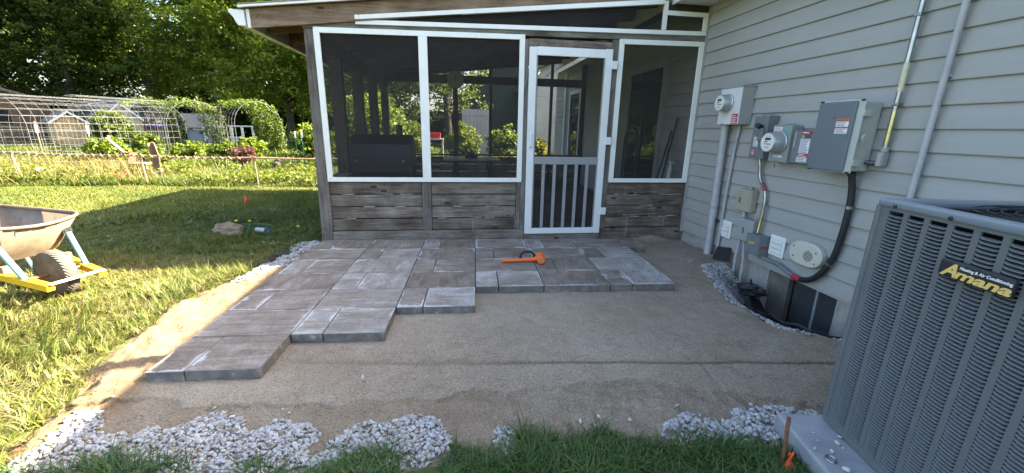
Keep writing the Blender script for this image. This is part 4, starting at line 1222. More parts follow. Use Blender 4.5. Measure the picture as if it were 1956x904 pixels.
# conduit with corner fitting on the right of the enclosure
c1 = root('metal_conduit', (-0.05,-2.24,1.05), 'shiny metal conduit rising from a grey corner fitting', 'conduit')
MB().tube([(-0.052,-2.240,1.205),(-0.052,-2.243,2.62)], 0.0145, 14).build('pipe', M['galv'], c1, smooth=True)
MB().tube([(-0.052,-2.240,1.235),(-0.052,-2.2405,1.44)], 0.0152, 14).build('sleeve', M['brass_and_reflection'], c1, smooth=True)  # yellowish reflection on the galvanised pipe, put in as a tinted band
MB().tube([(-0.052,-2.2415,1.55),(-0.052,-2.242,1.72)], 0.0151, 14).build('sticker', M['pale_sticker'], c1, smooth=True)
for z in (1.475, 1.985):
    MB().box(-0.070,-0.030,-2.262,-2.222,z-0.009,z+0.009).build('strap', M['galv'], c1, bevel=0.003)
lb = MB().box(-0.082,-0.026,-2.262,-2.222,1.085,1.185).build('corner_fitting', M['box_mid'], c1, bevel=0.016, seg=3)
MB().box(-0.0855,-0.0822,-2.256,-2.228,1.092,1.178).build('cover_plate', M['alu'], lb, bevel=0.010, seg=3)
MB().cyl((-0.052,-2.241,1.1855),(-0.052,-2.241,1.212),0.021,12).build('hub_nut', M['box_side'], lb)
nip = MB().cyl((-0.054,-2.221,1.108),(-0.054,-2.138,1.108),0.013,12)
for k in range(5): nip.lathe((-0.054,-2.158-0.012*k,1.108),(0,-1,0),[(0.0165,0),(0.0165,0.005)],12)
nip.build('threaded_nipple', M['galv'], lb)
c2 = root('grey_conduit', (-0.05,-2.46,0.0), 'plain grey conduit pipe running up the wall above the cooling unit', 'conduit')
MB().tube([(-0.050,-2.455,-0.05),(-0.050,-2.460,1.2),(-0.050,-2.470,2.62)], 0.0175, 14).build('pipe', M['pvc'], c2, smooth=True)
for z in (0.6, 1.62):
    MB().box(-0.045,WX-0.0005,-2.480,-2.440,z-0.008,z+0.008).build('strap', M['pvc'], c2)

# pipes down from the meter box
c3 = root('service_pipe', (-0.07,-0.66,0.0), 'thick stained grey pipe below the white meter box', 'pipe')
MB().tube([(-0.072,-0.660,-0.12),(-0.072,-0.655,0.42)], 0.038, 16).build('lower_pipe', M['pvc'], c3, smooth=True)
MB().tube([(-0.072,-0.655,0.40),(-0.072,-0.652,0.62)], 0.042, 16).build('sleeve', M['pvc'], c3, smooth=True)
MB().tube([(-0.072,-0.652,0.60),(-0.078,-0.645,1.361)], 0.036, 16).build('upper_pipe', M['pvc'], c3, smooth=True)
MB().tube([(-0.078,-0.645,1.325),(-0.078,-0.645,1.361)], 0.042, 16).build('collar', M['pvc'], c3, smooth=True)
MB().tube([(-0.072,-0.653,0.50),(-0.072,-0.653,0.535)], 0.0445, 16).build('tape', M['box_side'], c3, smooth=True)
MB().box(-0.07,WX-0.0005,-0.715,-0.60,0.362,0.378).build('strap', M['galv'], c3)
c4 = root('thin_pipe', (-0.04,-0.78,0.0), 'thin grey pipe beside the thick one under the white meter box', 'pipe')
MB().tube([(-0.042,-0.772,-0.12),(-0.042,-0.772,0.6),(-0.042,-0.790,1.1),(-0.042,-0.815,1.361)], 0.0135, 10).build('pipe', M['pvc'], c4, smooth=True)
for z in (0.36, 0.68):
    MB().box(-0.050,WX-0.0005,-0.800,-0.745,z-0.007,z+0.007).build('strap', M['pvc'], c4)

# flexible steel conduit from the disconnect to the dark box
c5 = root('flexible_conduit', (-0.06,-1.26,0.4), 'shiny flexible conduit with a red sleeve below the disconnect switch', 'conduit')
fp = [(-0.07,-1.185,1.062),(-0.062,-1.196,1.00),(-0.055,-1.208,0.91),(-0.052,-1.245,0.85),(-0.052,-1.295,0.79),(-0.052,-1.318,0.70),(-0.055,-1.322,0.62),(-0.060,-1.322,0.52),(-0.072,-1.325,0.402)]
def smooth_path(P, n=8):
    P = [Vector(p) for p in P]; out = []
    for i in range(len(P)-1):
        a, b, c, d = P[max(i-1,0)], P[i], P[i+1], P[min(i+2,len(P)-1)]
        for k in range(n):
            t = k/n
            out.append(0.5*((2*b)+(c-a)*t+(2*a-5*b+4*c-d)*t*t+(3*b-a-3*c+d)*t**3))
    out.append(P[-1]); return out
fs = smooth_path(fp, 10)
MB().tube(fs, [0.0125 + 0.0012*(k % 2) for k in range(len(fs))], 12).build('hose', M['galv'], c5, smooth=True)
MB().tube(fs[30:42], 0.0148, 12).build('sleeve', M['red_sleeve'], c5, smooth=True)
for k in (50, 58):
    MB().tube(fs[k:k+2], 0.0185, 12).build('clamp', M['galv'], c5)
MB().tube(fs[66:], 0.0148, 12).build('sleeve', M['brass_and_reflection'], c5, smooth=True)

# small boxes near the ground
b6 = root('utility_box', (-0.05,-1.10,0.56), 'small tan plastic utility box above the grey one', 'utility box')
wbox(MB(), -1.000, -1.195, 0.562, 0.772, 0.075).build('case', M['tan'], b6, bevel=0.012)
MB().box(-0.102,-0.0938,-1.185,-1.010,0.570,0.764).build('lid', M['tan'], b6, bevel=0.008)
k6 = MB().box(-0.1035,-0.1021,-1.075,-1.050,0.640,0.690); k6.build('emblem', M['ink'], b6)
MB().box(-0.04,-0.02,-1.115,-1.085,0.7725,0.795).build('mounting_tab', M['tan'], b6)
MB().cyl((-0.055,-1.09,0.50),(-0.055,-1.09,0.565),0.016,10).build('conduit_stub', M['pvc'], b6)
b7 = root('utility_box', (-0.05,-1.18,0.29), 'small pale grey utility box standing on two thin pipes', 'utility box')
wbox(MB(), -1.085, -1.285, 0.292, 0.500, 0.080).build('case', M['box_side'], b7, bevel=0.008)
MB().box(-0.1025,-0.0988,-1.275,-1.095,0.300,0.492).build('lid', M['box_side'], b7, bevel=0.004)
MB().box(-0.1040,-0.1026,-1.185,-1.165,0.36,0.42).build('emblem', M['ink'], b7)
MB().tube([(-0.062,-1.095,-0.15),(-0.062,-1.085,0.10),(-0.062,-1.110,0.292)], 0.0135, 10).build('pipe', M['pvc'], b7, smooth=True)
MB().tube([(-0.062,-1.205,-0.20),(-0.062,-1.195,0.10),(-0.062,-1.165,0.292)], 0.0135, 10).build('pipe', M['pvc'], b7, smooth=True)
b8 = root('junction_box', (-0.06,-1.35,0.21), 'dark grey junction box with a yellow and a red sticker', 'junction box')
wbox(MB(), -1.262, -1.428, 0.212, 0.395, 0.105).build('case', M['box_grey'], b8, bevel=0.004)
MB().box(-0.126,-0.1240,-1.424,-1.266,0.216,0.391).build('lid', M['box_grey'], b8, bevel=0.002)
l_ = MB().obox((-0.1268,-1.338,0.318),(0,0.034,-0.004),(0,0.001,0.010),(0.0008,0,0)).build('sticker', M['yellow_label'], b8)
printed(b8, -0.1277, -1.31, -1.366, 0.312, 0.325, 1)
MB().obox((-0.075,-1.4292,0.29),(0.030,0,0.003),(0,0.0008,0),(0,0,0.012)).build('sticker', M['red_label'], b8)
MB().box(-0.09,-0.06,-1.345,-1.305,0.3955,0.408).build('conduit_hub', M['galv'], b8, bevel=0.002)

def vent(y0, y1, z0, z1, label):
    r = root('wall_vent', (-0.03,(y0+y1)/2,z0), label, 'vent')
    MB().box(-0.034,WX-0.0005,y0,y1,z0,z1).build('frame', M['white_trim'], r, bevel=0.003)
    w, h = y1-y0, z1-z0
    for k in range(3):
        a = z0+h*0.14+k*h*0.245
        MB().prism([(-0.0345,y0+w*0.13,a),(-0.0345,y0+w*0.13,a+h*0.215),(-0.043,y0+w*0.13,a+0.004),(-0.041,y0+w*0.13,a)], (0,w*0.74,0)).build('flap', M['white_paint'], r)
vent(-0.915, -0.752, 0.232, 0.405, 'white square flap vent close behind the pipes')
vent(-1.605, -1.443, 0.245, 0.425, 'white square flap vent between the junction box and the oval vent')
ov = root('oval_vent', (-0.05,-1.84,0.27), 'oval beige plastic vent cover with a round grille', 'vent')
def oval(y, z, hw, hh, n=40):
    out = []
    for k in range(n):
        a = 2*PI*k/n; c, s = math.cos(a), math.sin(a)
        out.append((y + math.copysign(abs(c)**0.75, c)*hw, z + math.copysign(abs(s)**0.9, s)*hh))
    return out
MB().prism([(WX-0.0005,y,z) for y, z in oval(-1.845,0.365,0.155,0.098)], (-0.052,0,0)).build('cover', M['beige'], ov, bevel=0.012, seg=3)
gr = MB().lathe((-0.0712,-1.880,0.358),(-1,0,0),[(0.042,0),(0.042,0.0015)],24).build('grille', M['black'], ov)
for k in range(6):
    z = 0.358-0.033+k*0.0132; hw = math.sqrt(max(0.042**2-(z-0.358)**2, 0))
    MB().box(-0.0755,-0.0729,-1.880-hw,-1.880+hw,z-0.003,z+0.003).build('slat', M['beige'], gr)
for y, z in ((-1.735,0.405),(-1.745,0.325),(-1.95,0.315),(-1.945,0.40)):
    MB().lathe((-0.071,y,z),(-1,0,0),[(0.007,0),(0.007,0.002)],10).build('screw', M['ink'], ov)

cb = root('black_cable', (-0.05,-1.9,0.15), 'thick black cable looping from the enclosure down to the junction box', 'cable')
cp_ = smooth_path([(-0.085,-2.085,1.035),(-0.060,-2.092,0.93),(-0.050,-2.098,0.80),(-0.050,-2.095,0.62),(-0.050,-2.075,0.43),(-0.055,-2.030,0.30),(-0.060,-1.96,0.205),(-0.062,-1.88,0.160),(-0.062,-1.80,0.152),(-0.060,-1.70,0.172),(-0.058,-1.60,0.196),(-0.058,-1.50,0.195),(-0.070,-1.40,0.205)], 8)
MB().tube(cp_[:66], 0.0215, 12).build('cable_jacket', M['black'], cb, smooth=True)
MB().tube(cp_[65:], 0.0165, 12).build('cable_tail', M['box_grey'], cb, smooth=True)
MB().tube(cp_[59:67], 0.0224, 12).build('sticker', M['red_label'], cb, smooth=True)
MB().tube(cp_[0:3], 0.027, 12).build('gland', M['black'], cb, smooth=True)
for k in (16, 36, 79):
    MB().tube(cp_[k:k+2], 0.024 if k < 60 else 0.019, 12).build('strap', M['galv'], cb)

# black plastic grate leaning by the pipes, black sheeting in the window well
gtr = root('plastic_grate', (-0.10,-0.92,0.0), 'black plastic grate leaning against the wall by the thin pipes', 'grate')
O_ = Vector((-0.06,-0.80,0.115)); U_ = Vector((0.02,-0.17,0.035)); V_ = Vector((-0.06,-0.035,-0.115)); N_ = U_.cross(V_).normalized()
for k in range(5):
    p = O_ + V_*(k/4.0); MB().beam(p, p+U_, 0.008, 0.012, N_).build('slat', M['grate'], gtr)
for k in range(7):
    p = O_ + U_*(k/6.0); MB().beam(p+N_*0.004, p+V_+N_*0.004, 0.007, 0.012, N_).build('bar', M['grate'], gtr)
MB().obox(O_+U_*0.5+V_*0.5-N_*0.008, U_*0.5, V_*0.5, N_*0.001).build('backing', M['black_rough'], gtr)

def sheet(poly_fn, nu, nv):
    P = np.array([[poly_fn(i/nu, j/nv) for j in range(nv+1)] for i in range(nu+1)]).reshape(-1, 3)
    ii = (np.arange(nu)[:, None]*(nv+1)+np.arange(nv)[None, :]).ravel()
    return P, np.stack([ii, ii+nv+1, ii+nv+2, ii+1], 1)
path = [(-0.13,-1.42),(-0.34,-1.64),(-0.47,-1.90),(-0.46,-2.10),(-0.36,-2.32),(-0.12,-2.50)]
hts = [-0.02,-0.05,-0.075,-0.06,-0.05,-0.06]
def sh(u, v):
    s = u*(len(path)-1); i = min(int(s), len(path)-2); t = s-i
    x = path[i][0]*(1-t)+path[i+1][0]*t; y = path[i][1]*(1-t)+path[i+1][1]*t; h = hts[i]*(1-t)+hts[i+1]*t
    cx, cy = 0.05, -1.95
    k = v*0.75
    w = 0.02*float(vnoise(u*9+v*3, v*6, 1.3, 77)) + 0.012*float(vnoise(u*22, v*10, 1.3, 78))
    return (x*(1-k)+cx*k, y*(1-k)+cy*k, h - 0.05 - 0.28*v**0.7*1.0 + 0.07*math.exp(-(v/0.10)**2) + w)
P, Q = sheet(sh, 60, 24)
bs = obj('black_sheeting', np_mesh('black_sheeting', P, Q, None, M['black_rough'], None, True))
bs.modifiers.new('thick', 'SOLIDIFY').thickness = 0.004
tag(bs, 'crumpled black plastic sheeting in the basement window well', 'plastic sheet')
lump = MB()
for (x, y, z, r) in ((-0.16,-1.44,-0.03,0.075),(-0.24,-1.55,-0.06,0.07),(-0.12,-1.55,-0.10,0.08)):
    pass
def crumple(name, c, s, mat, seed, sub=3, amp=0.35, label=None, cat=None):
    m = bmesh.new(); bmesh.ops.create_icosphere(m, subdivisions=sub, radius=1.0)
    for v in m.verts:
        p = v.co
        d = 1 + amp*float(fbm(np.array([p.x*1.3+seed]), np.array([p.y*1.3+p.z*1.9+seed*2]), 1.4, 4, seed)[0])
        v.co = Vector((p.x*s[0]*d+c[0], p.y*s[1]*d+c[1], max(p.z*s[2]*d, -s[2]*0.6)+c[2]))
    me = bpy.data.meshes.new(name); m.to_mesh(me); m.free(); me.materials.append(mat)
    o = obj(name, me)
    return tag(o, label, cat) if label else o
crumple('plastic_bundle', (-0.19,-1.52,-0.075), (0.075,0.10,0.055), M['black_rough'], 5, 4, 0.5, 'black plastic bundle at the far end of the window well', 'plastic sheet')

# ------------------------------------------------------------------ cooling unit on its pad
AA = math.radians(11.0)
D1 = Vector((-math.sin(AA), -math.cos(AA), 0)); D2 = Vector((math.cos(AA), -math.sin(AA), 0)); NN = -D2
AP = Vector((-1.212, -3.240, 0.0)); AW = 0.74; AZ0, AZ1 = 0.085, 1.055
def A(s, t, z): return AP + D1*s + D2*t + Vector((0,0,z))
ZV = Vector((0,0,1))
def abox(m, s0, s1, t0, t1, z0, z1):
    return m.obox(A((s0+s1)/2,(t0+t1)/2,(z0+z1)/2), D1*(s1-s0)/2, D2*(t1-t0)/2, ZV*(z1-z0)/2)
pad = root('concrete_pad', A(0.4,0.3,0), 'grey equipment pad under the cooling unit with loose pebbles on it', 'pad')
abox(MB(), -0.035, 1.05, -0.185, 0.95, -0.06, 0.070).build('slab', M['pad'], pad, bevel=0.012, seg=3)
ac = root('air_conditioner', A(0.37,0.37,0.07), 'grey louvred air conditioning unit with a black nameplate at the right', 'air conditioner')
abox(MB(), -0.004, AW+0.004, -0.004, AW+0.004, 0.0705, AZ0+0.012).build('base_pan', M['ac'], ac, bevel=0.004)
ZB, ZT = 0.098, 1.030
# dark coil box behind the louvres
abox(MB(), 0.02, AW-0.02, 0.022, AW-0.02, 0.10, 1.0).build('coil', M['ac_dark'], ac)
NC, PITCH, LW, S0 = 9, 0.0785, 0.0585, 0.047
ROWP, ZL0, ZL1 = 0.0128, 0.112, 1.018
NR = int((ZL1-ZL0)/ROWP)
# sheet metal: solid strips between the louvre columns on the two seen sides
def strip(m, s0, s1, z0, z1): abox(m, s0, s1, 0.0, 0.006, z0, z1)
sk = MB()
strip(sk, 0.0, S0, ZB, ZT)
for c in range(NC):
    a = S0 + c*PITCH + LW
    b = S0 + (c+1)*PITCH if c < NC-1 else AW
    strip(sk, a, min(b, AW), ZB, ZT)
    strip(sk, S0+c*PITCH+0.0002, S0+c*PITCH+LW-0.0002, ZB, ZL0-0.001); strip(sk, S0+c*PITCH+0.0002, S0+c*PITCH+LW-0.0002, ZL1, ZT)
sk.build('side_panel', M['ac'], ac)
bk = MB()
abox(bk, 0.0, 0.006, 0.0061, AW, ZB, ZT); abox(bk, AW-0.006, AW, 0.0061, AW, ZB, ZT); abox(bk, 0.0061, AW-0.0061, AW-0.006, AW, ZB, ZT)
bk.build('rear_panel', M['ac'], ac)
crn = MB()
crn.tube([A(0.002,0.002,ZB), A(0.002,0.002,ZT)], 0.012, 12)
crn.build('corner_post', M['ac'], ac, smooth=True)
# one louvre: a lip that bulges out over a dark slot
def louvre_mesh():
    m = MB(); n = 6
    prof = [(0.004, -0.0006), (0.0, 0.0), (-0.0018, 0.0006), (-0.0018, 0.0018), (0.0006, 0.0040), (0.0045, 0.0058), (0.0090, 0.0066), (0.0150, 0.0068)]
    vs = []
    for k in range(n+1):
        u = k/n; e = min(1.0, 5.5*min(u, 1-u)+0.0)
        e = math.sqrt(max(e, 0.0))
        for t, z in prof:
            tt = t*(0.25+0.75*e)
            zz = z*(0.8+0.2*e) + (0.004*(1-e) if k in (0, n) else 0)
            vs.append(D1*(u*LW) + D2*tt + ZV*zz)
    p = len(prof); fs = []
    for k in range(n):
        for j in range(p-1):
            fs.append((k*p+j, k*p+j+1, (k+1)*p+j+1, (k+1)*p+j))
    m.add(vs, fs)
    return m
lm = louvre_mesh(); lme = lm.mesh('louver', M['ac'], True)
pos = [(c, r) for c in range(NC) for r in range(NR)]
# the nearest, lowest ones show largest: they are single pieces
plate_s0, plate_s1, plate_z0, plate_z1 = 0.296, 0.500, 0.866, 0.915
def cam_d(c, r):
    q = A(S0+c*PITCH+LW/2, 0, ZL0+r*ROWP)
    v = q - cam.matrix_world.translation
    local = cam.matrix_world.inverted() @ q
    u = 0.5 + local.x/-local.z*cam_d_f; w = local.y/-local.z*cam_d_f*2.163 + 0.5
    return (0 if (0 <= u <= 1 and 0 <= w <= 1) else 1), v.length
cam_d_f = 766.735/1956.0
order = sorted(pos, key=lambda p: cam_d(*p))
rest = MB()
for k, (c, r) in enumerate(order):
    o0 = A(S0+c*PITCH, 0.0005, ZL0+r*ROWP)
    if k < 300:
        o = bpy.data.objects.new('louver', lme); o.location = o0; link(o, ac)
    else:
        rest.add([v + o0 for v in map(Vector, lm.v)], lm.f)
ro_ = rest.build('louver_rows', M['ac'], ac, smooth=True); ro_['kind'] = 'stuff'
# the side facing away from the porch carries the same louvres, pressed in plainer rows
fr_b, fr_l = MB(), MB()
for c in range(NC):
    t0 = S0 + c*PITCH
    abox(fr_b, AW+0.0004, AW+0.0010, t0, t0+LW, ZL0, ZL1)
    for r in range(NR):
        z = ZL0 + r*ROWP
        q_ = [A(AW+0.0012, t0, z+0.0066), A(AW+0.0012, t0+LW, z+0.0066), A(AW+0.0060, t0+LW, z+0.001), A(AW+0.0060, t0, z+0.001)]
        fr_l.add(q_, [(0,1,2,3)])
fr_b.build('slot_backing', M['ac_dark'], ac)
fo_ = fr_l.build('louver_rows', M['ac'], ac); fo_['kind'] = 'stuff'
# lid
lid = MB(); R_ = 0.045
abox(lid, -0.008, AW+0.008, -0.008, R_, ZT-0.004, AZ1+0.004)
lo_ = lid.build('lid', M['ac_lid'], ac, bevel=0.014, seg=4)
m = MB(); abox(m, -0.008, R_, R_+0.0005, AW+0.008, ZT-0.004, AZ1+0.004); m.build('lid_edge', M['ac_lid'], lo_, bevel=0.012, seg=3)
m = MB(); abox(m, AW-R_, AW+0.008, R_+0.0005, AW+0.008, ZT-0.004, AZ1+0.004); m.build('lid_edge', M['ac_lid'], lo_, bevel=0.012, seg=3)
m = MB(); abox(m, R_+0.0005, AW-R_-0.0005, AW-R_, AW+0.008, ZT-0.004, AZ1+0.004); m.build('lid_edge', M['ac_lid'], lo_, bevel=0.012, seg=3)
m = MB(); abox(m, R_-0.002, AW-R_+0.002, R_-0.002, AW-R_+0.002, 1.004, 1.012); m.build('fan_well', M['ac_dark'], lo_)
ctr = A(AW/2, AW/2, 1.052)
for k in range(9):
    rr_ = 0.05 + k*0.03
    MB().tube([ctr + (D1*math.cos(a)+D2*math.sin(a))*rr_ + ZV*0.0 for a in [2*PI*i/36 for i in range(36)]], 0.0022, 5, closed=True).build('guard_ring', M['black'], lo_, smooth=True)
m = MB()
for k in range(8):
    a = 2*PI*k/8
    m.tube([ctr+(D1*math.cos(a)+D2*math.sin(a))*0.04-ZV*0.006, ctr+(D1*math.cos(a)+D2*math.sin(a))*0.33-ZV*0.006], 0.003, 5)
m.build('guard_spokes', M['black'], lo_)
for s in (0.075, 0.275, 0.60):
    MB().lathe(A(s,-0.0085,ZT+0.008), NN, [(0.0065,0),(0.0065,0.003),(0.003,0.005)], 10).build('screw', M['black'], lo_)
# nameplate with its lettering
np_ = MB(); abox(np_, plate_s0, plate_s1, -0.026, -0.004, plate_z0-0.004, plate_z1+0.004)
npo = np_.build('nameplate', M['black'], ac, bevel=0.011, seg=4)
def text_obj(name, txt, size, s, z, mat, parent, shear=0.0, bold=0.0, sx=1.0, depth=0.0008, tout=-0.0268):
    cu = bpy.data.curves.new(name, 'FONT'); cu.body = txt; cu.size = size; cu.shear = shear; cu.offset = bold; cu.extrude = depth; cu.resolution_u = 3
    tmp = bpy.data.objects.new(name, cu); COL.objects.link(tmp)
    dg = bpy.context.evaluated_depsgraph_get(); dg.update()
    me = bpy.data.meshes.new_from_object(tmp.evaluated_get(dg))
    COL.objects.unlink(tmp); bpy.data.objects.remove(tmp)
    me.name = name
    for v in me.vertices:
        x, y, zz = v.co
        v.co = A(s + x*sx, tout - zz, z + y)
    me.materials.clear(); me.materials.append(mat)
    return obj(name, me, parent)
text_obj('lettering', 'A', 0.056, 0.313, 0.8705, M['gold'], npo, 0.35, 0.0018, 1.15)
text_obj('lettering', 'mana', 0.041, 0.3505, 0.8705, M['gold'], npo, 0.25, 0.0013, 1.72)
text_obj('lettering', 'Heating & Air Conditioning', 0.0126, 0.362, 0.8995, M['print_white'], npo, 0.12, 0.0002, 0.99)

# loose pebbles and a ring on the pad
for k, ((x, y), s, lab) in enumerate(zip([(-1.33,-3.31),(-1.352,-3.352),(-1.40,-3.39),(-1.245,-3.345),(-1.285,-3.375),(-1.285,-3.40),(-1.345,-3.41),(-1.375,-3.50)],
                                         (0.007,0.007,0.0105,0.0115,0.013,0.006,0.0115,0.017),
                                         ('small white pebble on the pad, farthest from the cooling unit corner','tiny white pebble on the pad left of the middle','cream pebble near the left arris of the pad','white pebble on the pad close against the cooling unit','angular white pebble in the middle of the pad','tiny pebble right beside the angular one on the pad','round white pebble just behind the metal ring','largest white pebble at the near end of the pad'))):
    tv, tf = STONES[k % len(STONES)]
    a = k*1.7; R3 = np.array([[math.cos(a),-math.sin(a),0],[math.sin(a),math.cos(a),0],[0,0,1]])
    v = (tv @ R3.T)*s + np.array([x, y, 0.0705+s*0.45])
    col = np.tile(np.array([0.42,0.40,0.35]) if k in (2,4) else np.array([0.48,0.48,0.46]), (len(v),1))
    tag(obj('pebble', np_mesh('pebble', v, None, tf, M['pebble'], col, True)), lab, 'pebble', 'loose pebbles on the pad')
rg = MB().tube([(-1.385+0.017*math.cos(a),-3.445+0.017*math.sin(a),0.0745+0.002*math.sin(a*1)) for a in [2*PI*k/28 for k in range(28)]], 0.003, 6, closed=True)
tag(rg.build('metal_ring', M['galv'], None, smooth=True), 'small shiny metal ring lying on the grey pad', 'ring')

# rusty rebar stake with orange film
st = root('rebar_stake', (-1.50,-3.36,0.0), 'rusty rebar stake with orange film beside the pad', 'stake')
MB().tube([(-1.513,-3.375,-0.05),(-1.468,-3.312,0.165)], 0.0072, 10).build('bar', M['rust'], st, smooth=True)
rbm = MB()
for k in range(14):
    t_ = 0.28+k*0.05; c_ = Vector((-1.513,-3.375,-0.05)).lerp(Vector((-1.468,-3.312,0.165)), t_)
    ax_ = Vector((0.045,0.063,0.215)).normalized()
    rbm.lathe(c_, ax_, [(0.0084,0),(0.0084,0.003)], 8)
rbm.build('rib', M['rust'], st)
def fl(u, v):
    return (-1.512+0.03*(u-0.5)+0.010*math.sin(v*7+u*3), -3.392-0.004*math.cos(u*9+v*4)-0.016*v, 0.066-0.085*v+0.006*math.sin(u*8+v*5))
P, Q = sheet(fl, 10, 14)
fo = obj('film', np_mesh('film', P, Q, None, M['orange_cloth'], None, True), st)
fo.modifiers.new('thick', 'SOLIDIFY').thickness = 0.0008

# dark landscape fabric showing at the left gravel edge
P, Q = sheet(lambda u, v: (-4.62+0.13*u-0.05*v+0.02*math.sin(v*6), -0.22-0.42*v+0.03*math.sin(u*5), 0.004+0.012*math.sin(u*7+v*9)-0.01*abs(u-0.5)), 10, 16)
lf = obj('landscape_fabric', np_mesh('landscape_fabric', P, Q, None, M['soil'], None, True)); lf.modifiers.new('thick', 'SOLIDIFY').thickness = 0.003
tag(lf, 'strip of dark landscape fabric at the lawn edge near the porch', 'fabric')
# ------------------------------------------------------------------ mallet and float on the pavers
ml = root('mallet', (-2.15,-1.0,0.06), 'orange dead blow mallet lying on the grey pavers', 'mallet')
hp = [Vector((-2.372,-0.985,0.082)), Vector((-2.30,-0.988,0.083)), Vector((-2.12,-0.992,0.088)), Vector((-2.07,-0.992,0.092)), Vector((-2.035,-0.992,0.096))]
MB().tube([hp[0]-Vector((0.004,0,0)), hp[0], hp[0]+Vector((0.018,0,0)), hp[1], hp[2], hp[3], hp[4]], [0.015,0.019,0.0165,0.0145,0.0150,0.020,0.026], 14).build('handle', M['orange'], ml, smooth=True)
hd = Vector((-0.10,-0.99,-0.02)).normalized(); hc = Vector((-2.015,-1.000,0.103))
MB().lathe(hc-hd*0.068, hd, [(0.030,0),(0.038,0.004),(0.041,0.016),(0.039,0.024),(0.036,0.06),(0.036,0.076),(0.039,0.112),(0.041,0.120),(0.038,0.132),(0.030,0.136)], 24).build('head', M['orange'], ml, smooth=True)
MB().lathe(hc+hd*0.0685, hd, [(0.029,0),(0.029,0.0012)], 24).build('striking_face', plain('worn_orange_rubber', (0.55,0.19,0.09), 0.7, 0.2, 25), ml)
fl_ = root('hand_float', (-2.13,-0.90,0.06), 'metal hand float with a black arched handle behind the mallet', 'float')
MB().obox((-2.125,-0.895,0.0665), (0.118,-0.004,0), (0.003,0.045,0), (0,0,0.0045)).build('blade', M['alu'], fl_, bevel=0.002)
MB().obox((-2.125,-0.893,0.075), (0.100,-0.004,0), (0,0.008,0), (0,0,0.004)).build('rib', M['alu'], fl_)
MB().tube([(-2.195,-0.890,0.078),(-2.190,-0.890,0.105),(-2.165,-0.892,0.133),(-2.125,-0.893,0.142),(-2.085,-0.894,0.133),(-2.060,-0.896,0.105),(-2.055,-0.896,0.078)], [0.014,0.012,0.0125,0.013,0.0125,0.012,0.014], 10).build('handle', M['black'], fl_, smooth=True)

# ------------------------------------------------------------------ wheelbarrow
WB = Vector((-5.765,-1.265,0.0)); HA = math.radians(-20.0)
FW = Vector((math.cos(HA), math.sin(HA), 0)); RT = Vector((math.sin(HA), -math.cos(HA), 0))
def w(f, r, z): return WB + FW*f + RT*r + ZV*z
wb = root('wheelbarrow', WB, 'dusty steel wheelbarrow with yellow rails and pale blue braces', 'wheelbarrow')
WR = 0.172
tp = []
ty = MB().lathe(w(0,-0.045,WR), RT, [(0.105,0.0),(0.138,0.002),(0.162,0.012),(0.170,0.028),(0.172,0.045),(0.170,0.062),(0.162,0.078),(0.138,0.088),(0.105,0.090)], 40).build('wheel', M['tyre'], wb, smooth=True)
tr = MB()
for k in range(40):
    a = 2*PI*k/40
    for sgn in (-1, 1):
        rad_ = [(0.1715,0.0),(0.1700,0.015),(0.1665,0.030),(0.160,0.040)]
        for j_ in range(3):
            b0_, b1_ = a+0.11*j_, a+0.11*(j_+1)
            p0 = w(math.cos(b0_)*rad_[j_][0], sgn*rad_[j_][1], WR+math.sin(b0_)*rad_[j_][0]); p1 = w(math.cos(b1_)*rad_[j_+1][0], sgn*rad_[j_+1][1], WR+math.sin(b1_)*rad_[j_+1][0])
            tr.beam(p0, p1, 0.0055, 0.0045, (p0-w(0,0,WR)))
tr.build('tread', M['tread'], ty)
MB().lathe(w(0,-0.030,WR), RT, [(0.104,0),(0.100,0.012),(0.060,0.020),(0.030,0.022),(0.030,0.038),(0.060,0.040),(0.100,0.048),(0.104,0.060)], 28).build('rim', M['tub'], ty, smooth=True)
MB().cyl(w(0,-0.15,WR), w(0,0.15,WR), 0.010, 10).build('axle', M['rust'], ty)
def rail(m, r0, r1):
    m.beam(w(0.20, r0, 0.130), w(-0.75, r1, 0.295), 0.050, 0.050, ZV)
for s in (-1, 1):
    m = MB(); rail(m, s*0.155, s*0.245); m.build('rail', M['barrow_yellow'], wb, bevel=0.004)
    MB().beam(w(-0.75, s*0.246, 0.295), w(-1.25, s*0.285, 0.52), 0.036, 0.036, ZV).build('handle', M['barrow_yellow'], wb, bevel=0.008)
    MB().tube([w(0.02, s*0.175, 0.170), w(-0.125, s*0.20, 0.42)], 0.019, 10).build('brace', M['barrow_blue'], wb, smooth=True)
    MB().obox(w(-0.132, s*0.20, 0.437), FW*0.006, RT*0.030, ZV*0.024).build('brace_foot', M['black'], wb)
    for q_ in (-0.016, 0.016):
        MB().lathe(w(-0.124, s*0.20+q_, 0.44), FW, [(0.006,0),(0.006,0.005)], 8).build('bolt', M['galv'], wb)
    MB().lathe(w(0.05, s*0.177, 0.186), ZV, [(0.009,0),(0.009,0.006)], 8).build('bolt', M['galv'], wb)
    MB().tube([w(-0.55, s*0.25, 0.27), w(-0.62, s*0.26, 0.03), w(-0.70, s*0.25, 0.015), w(-0.85, s*0.25, 0.28)], 0.014, 8).build('leg', M['barrow_blue'], wb, smooth=True)
    MB().beam(w(-0.16, s*0.17, 0.262), w(-0.16, s*0.17, 0.20), 0.05, 0.04, FW).build('wedge', M['rust_pale'], wb)
MB().beam(w(0.205,-0.165,0.158), w(0.205,0.165,0.158), 0.034, 0.012, ZV).build('nose_bar', M['white_paint'], wb, bevel=0.003)
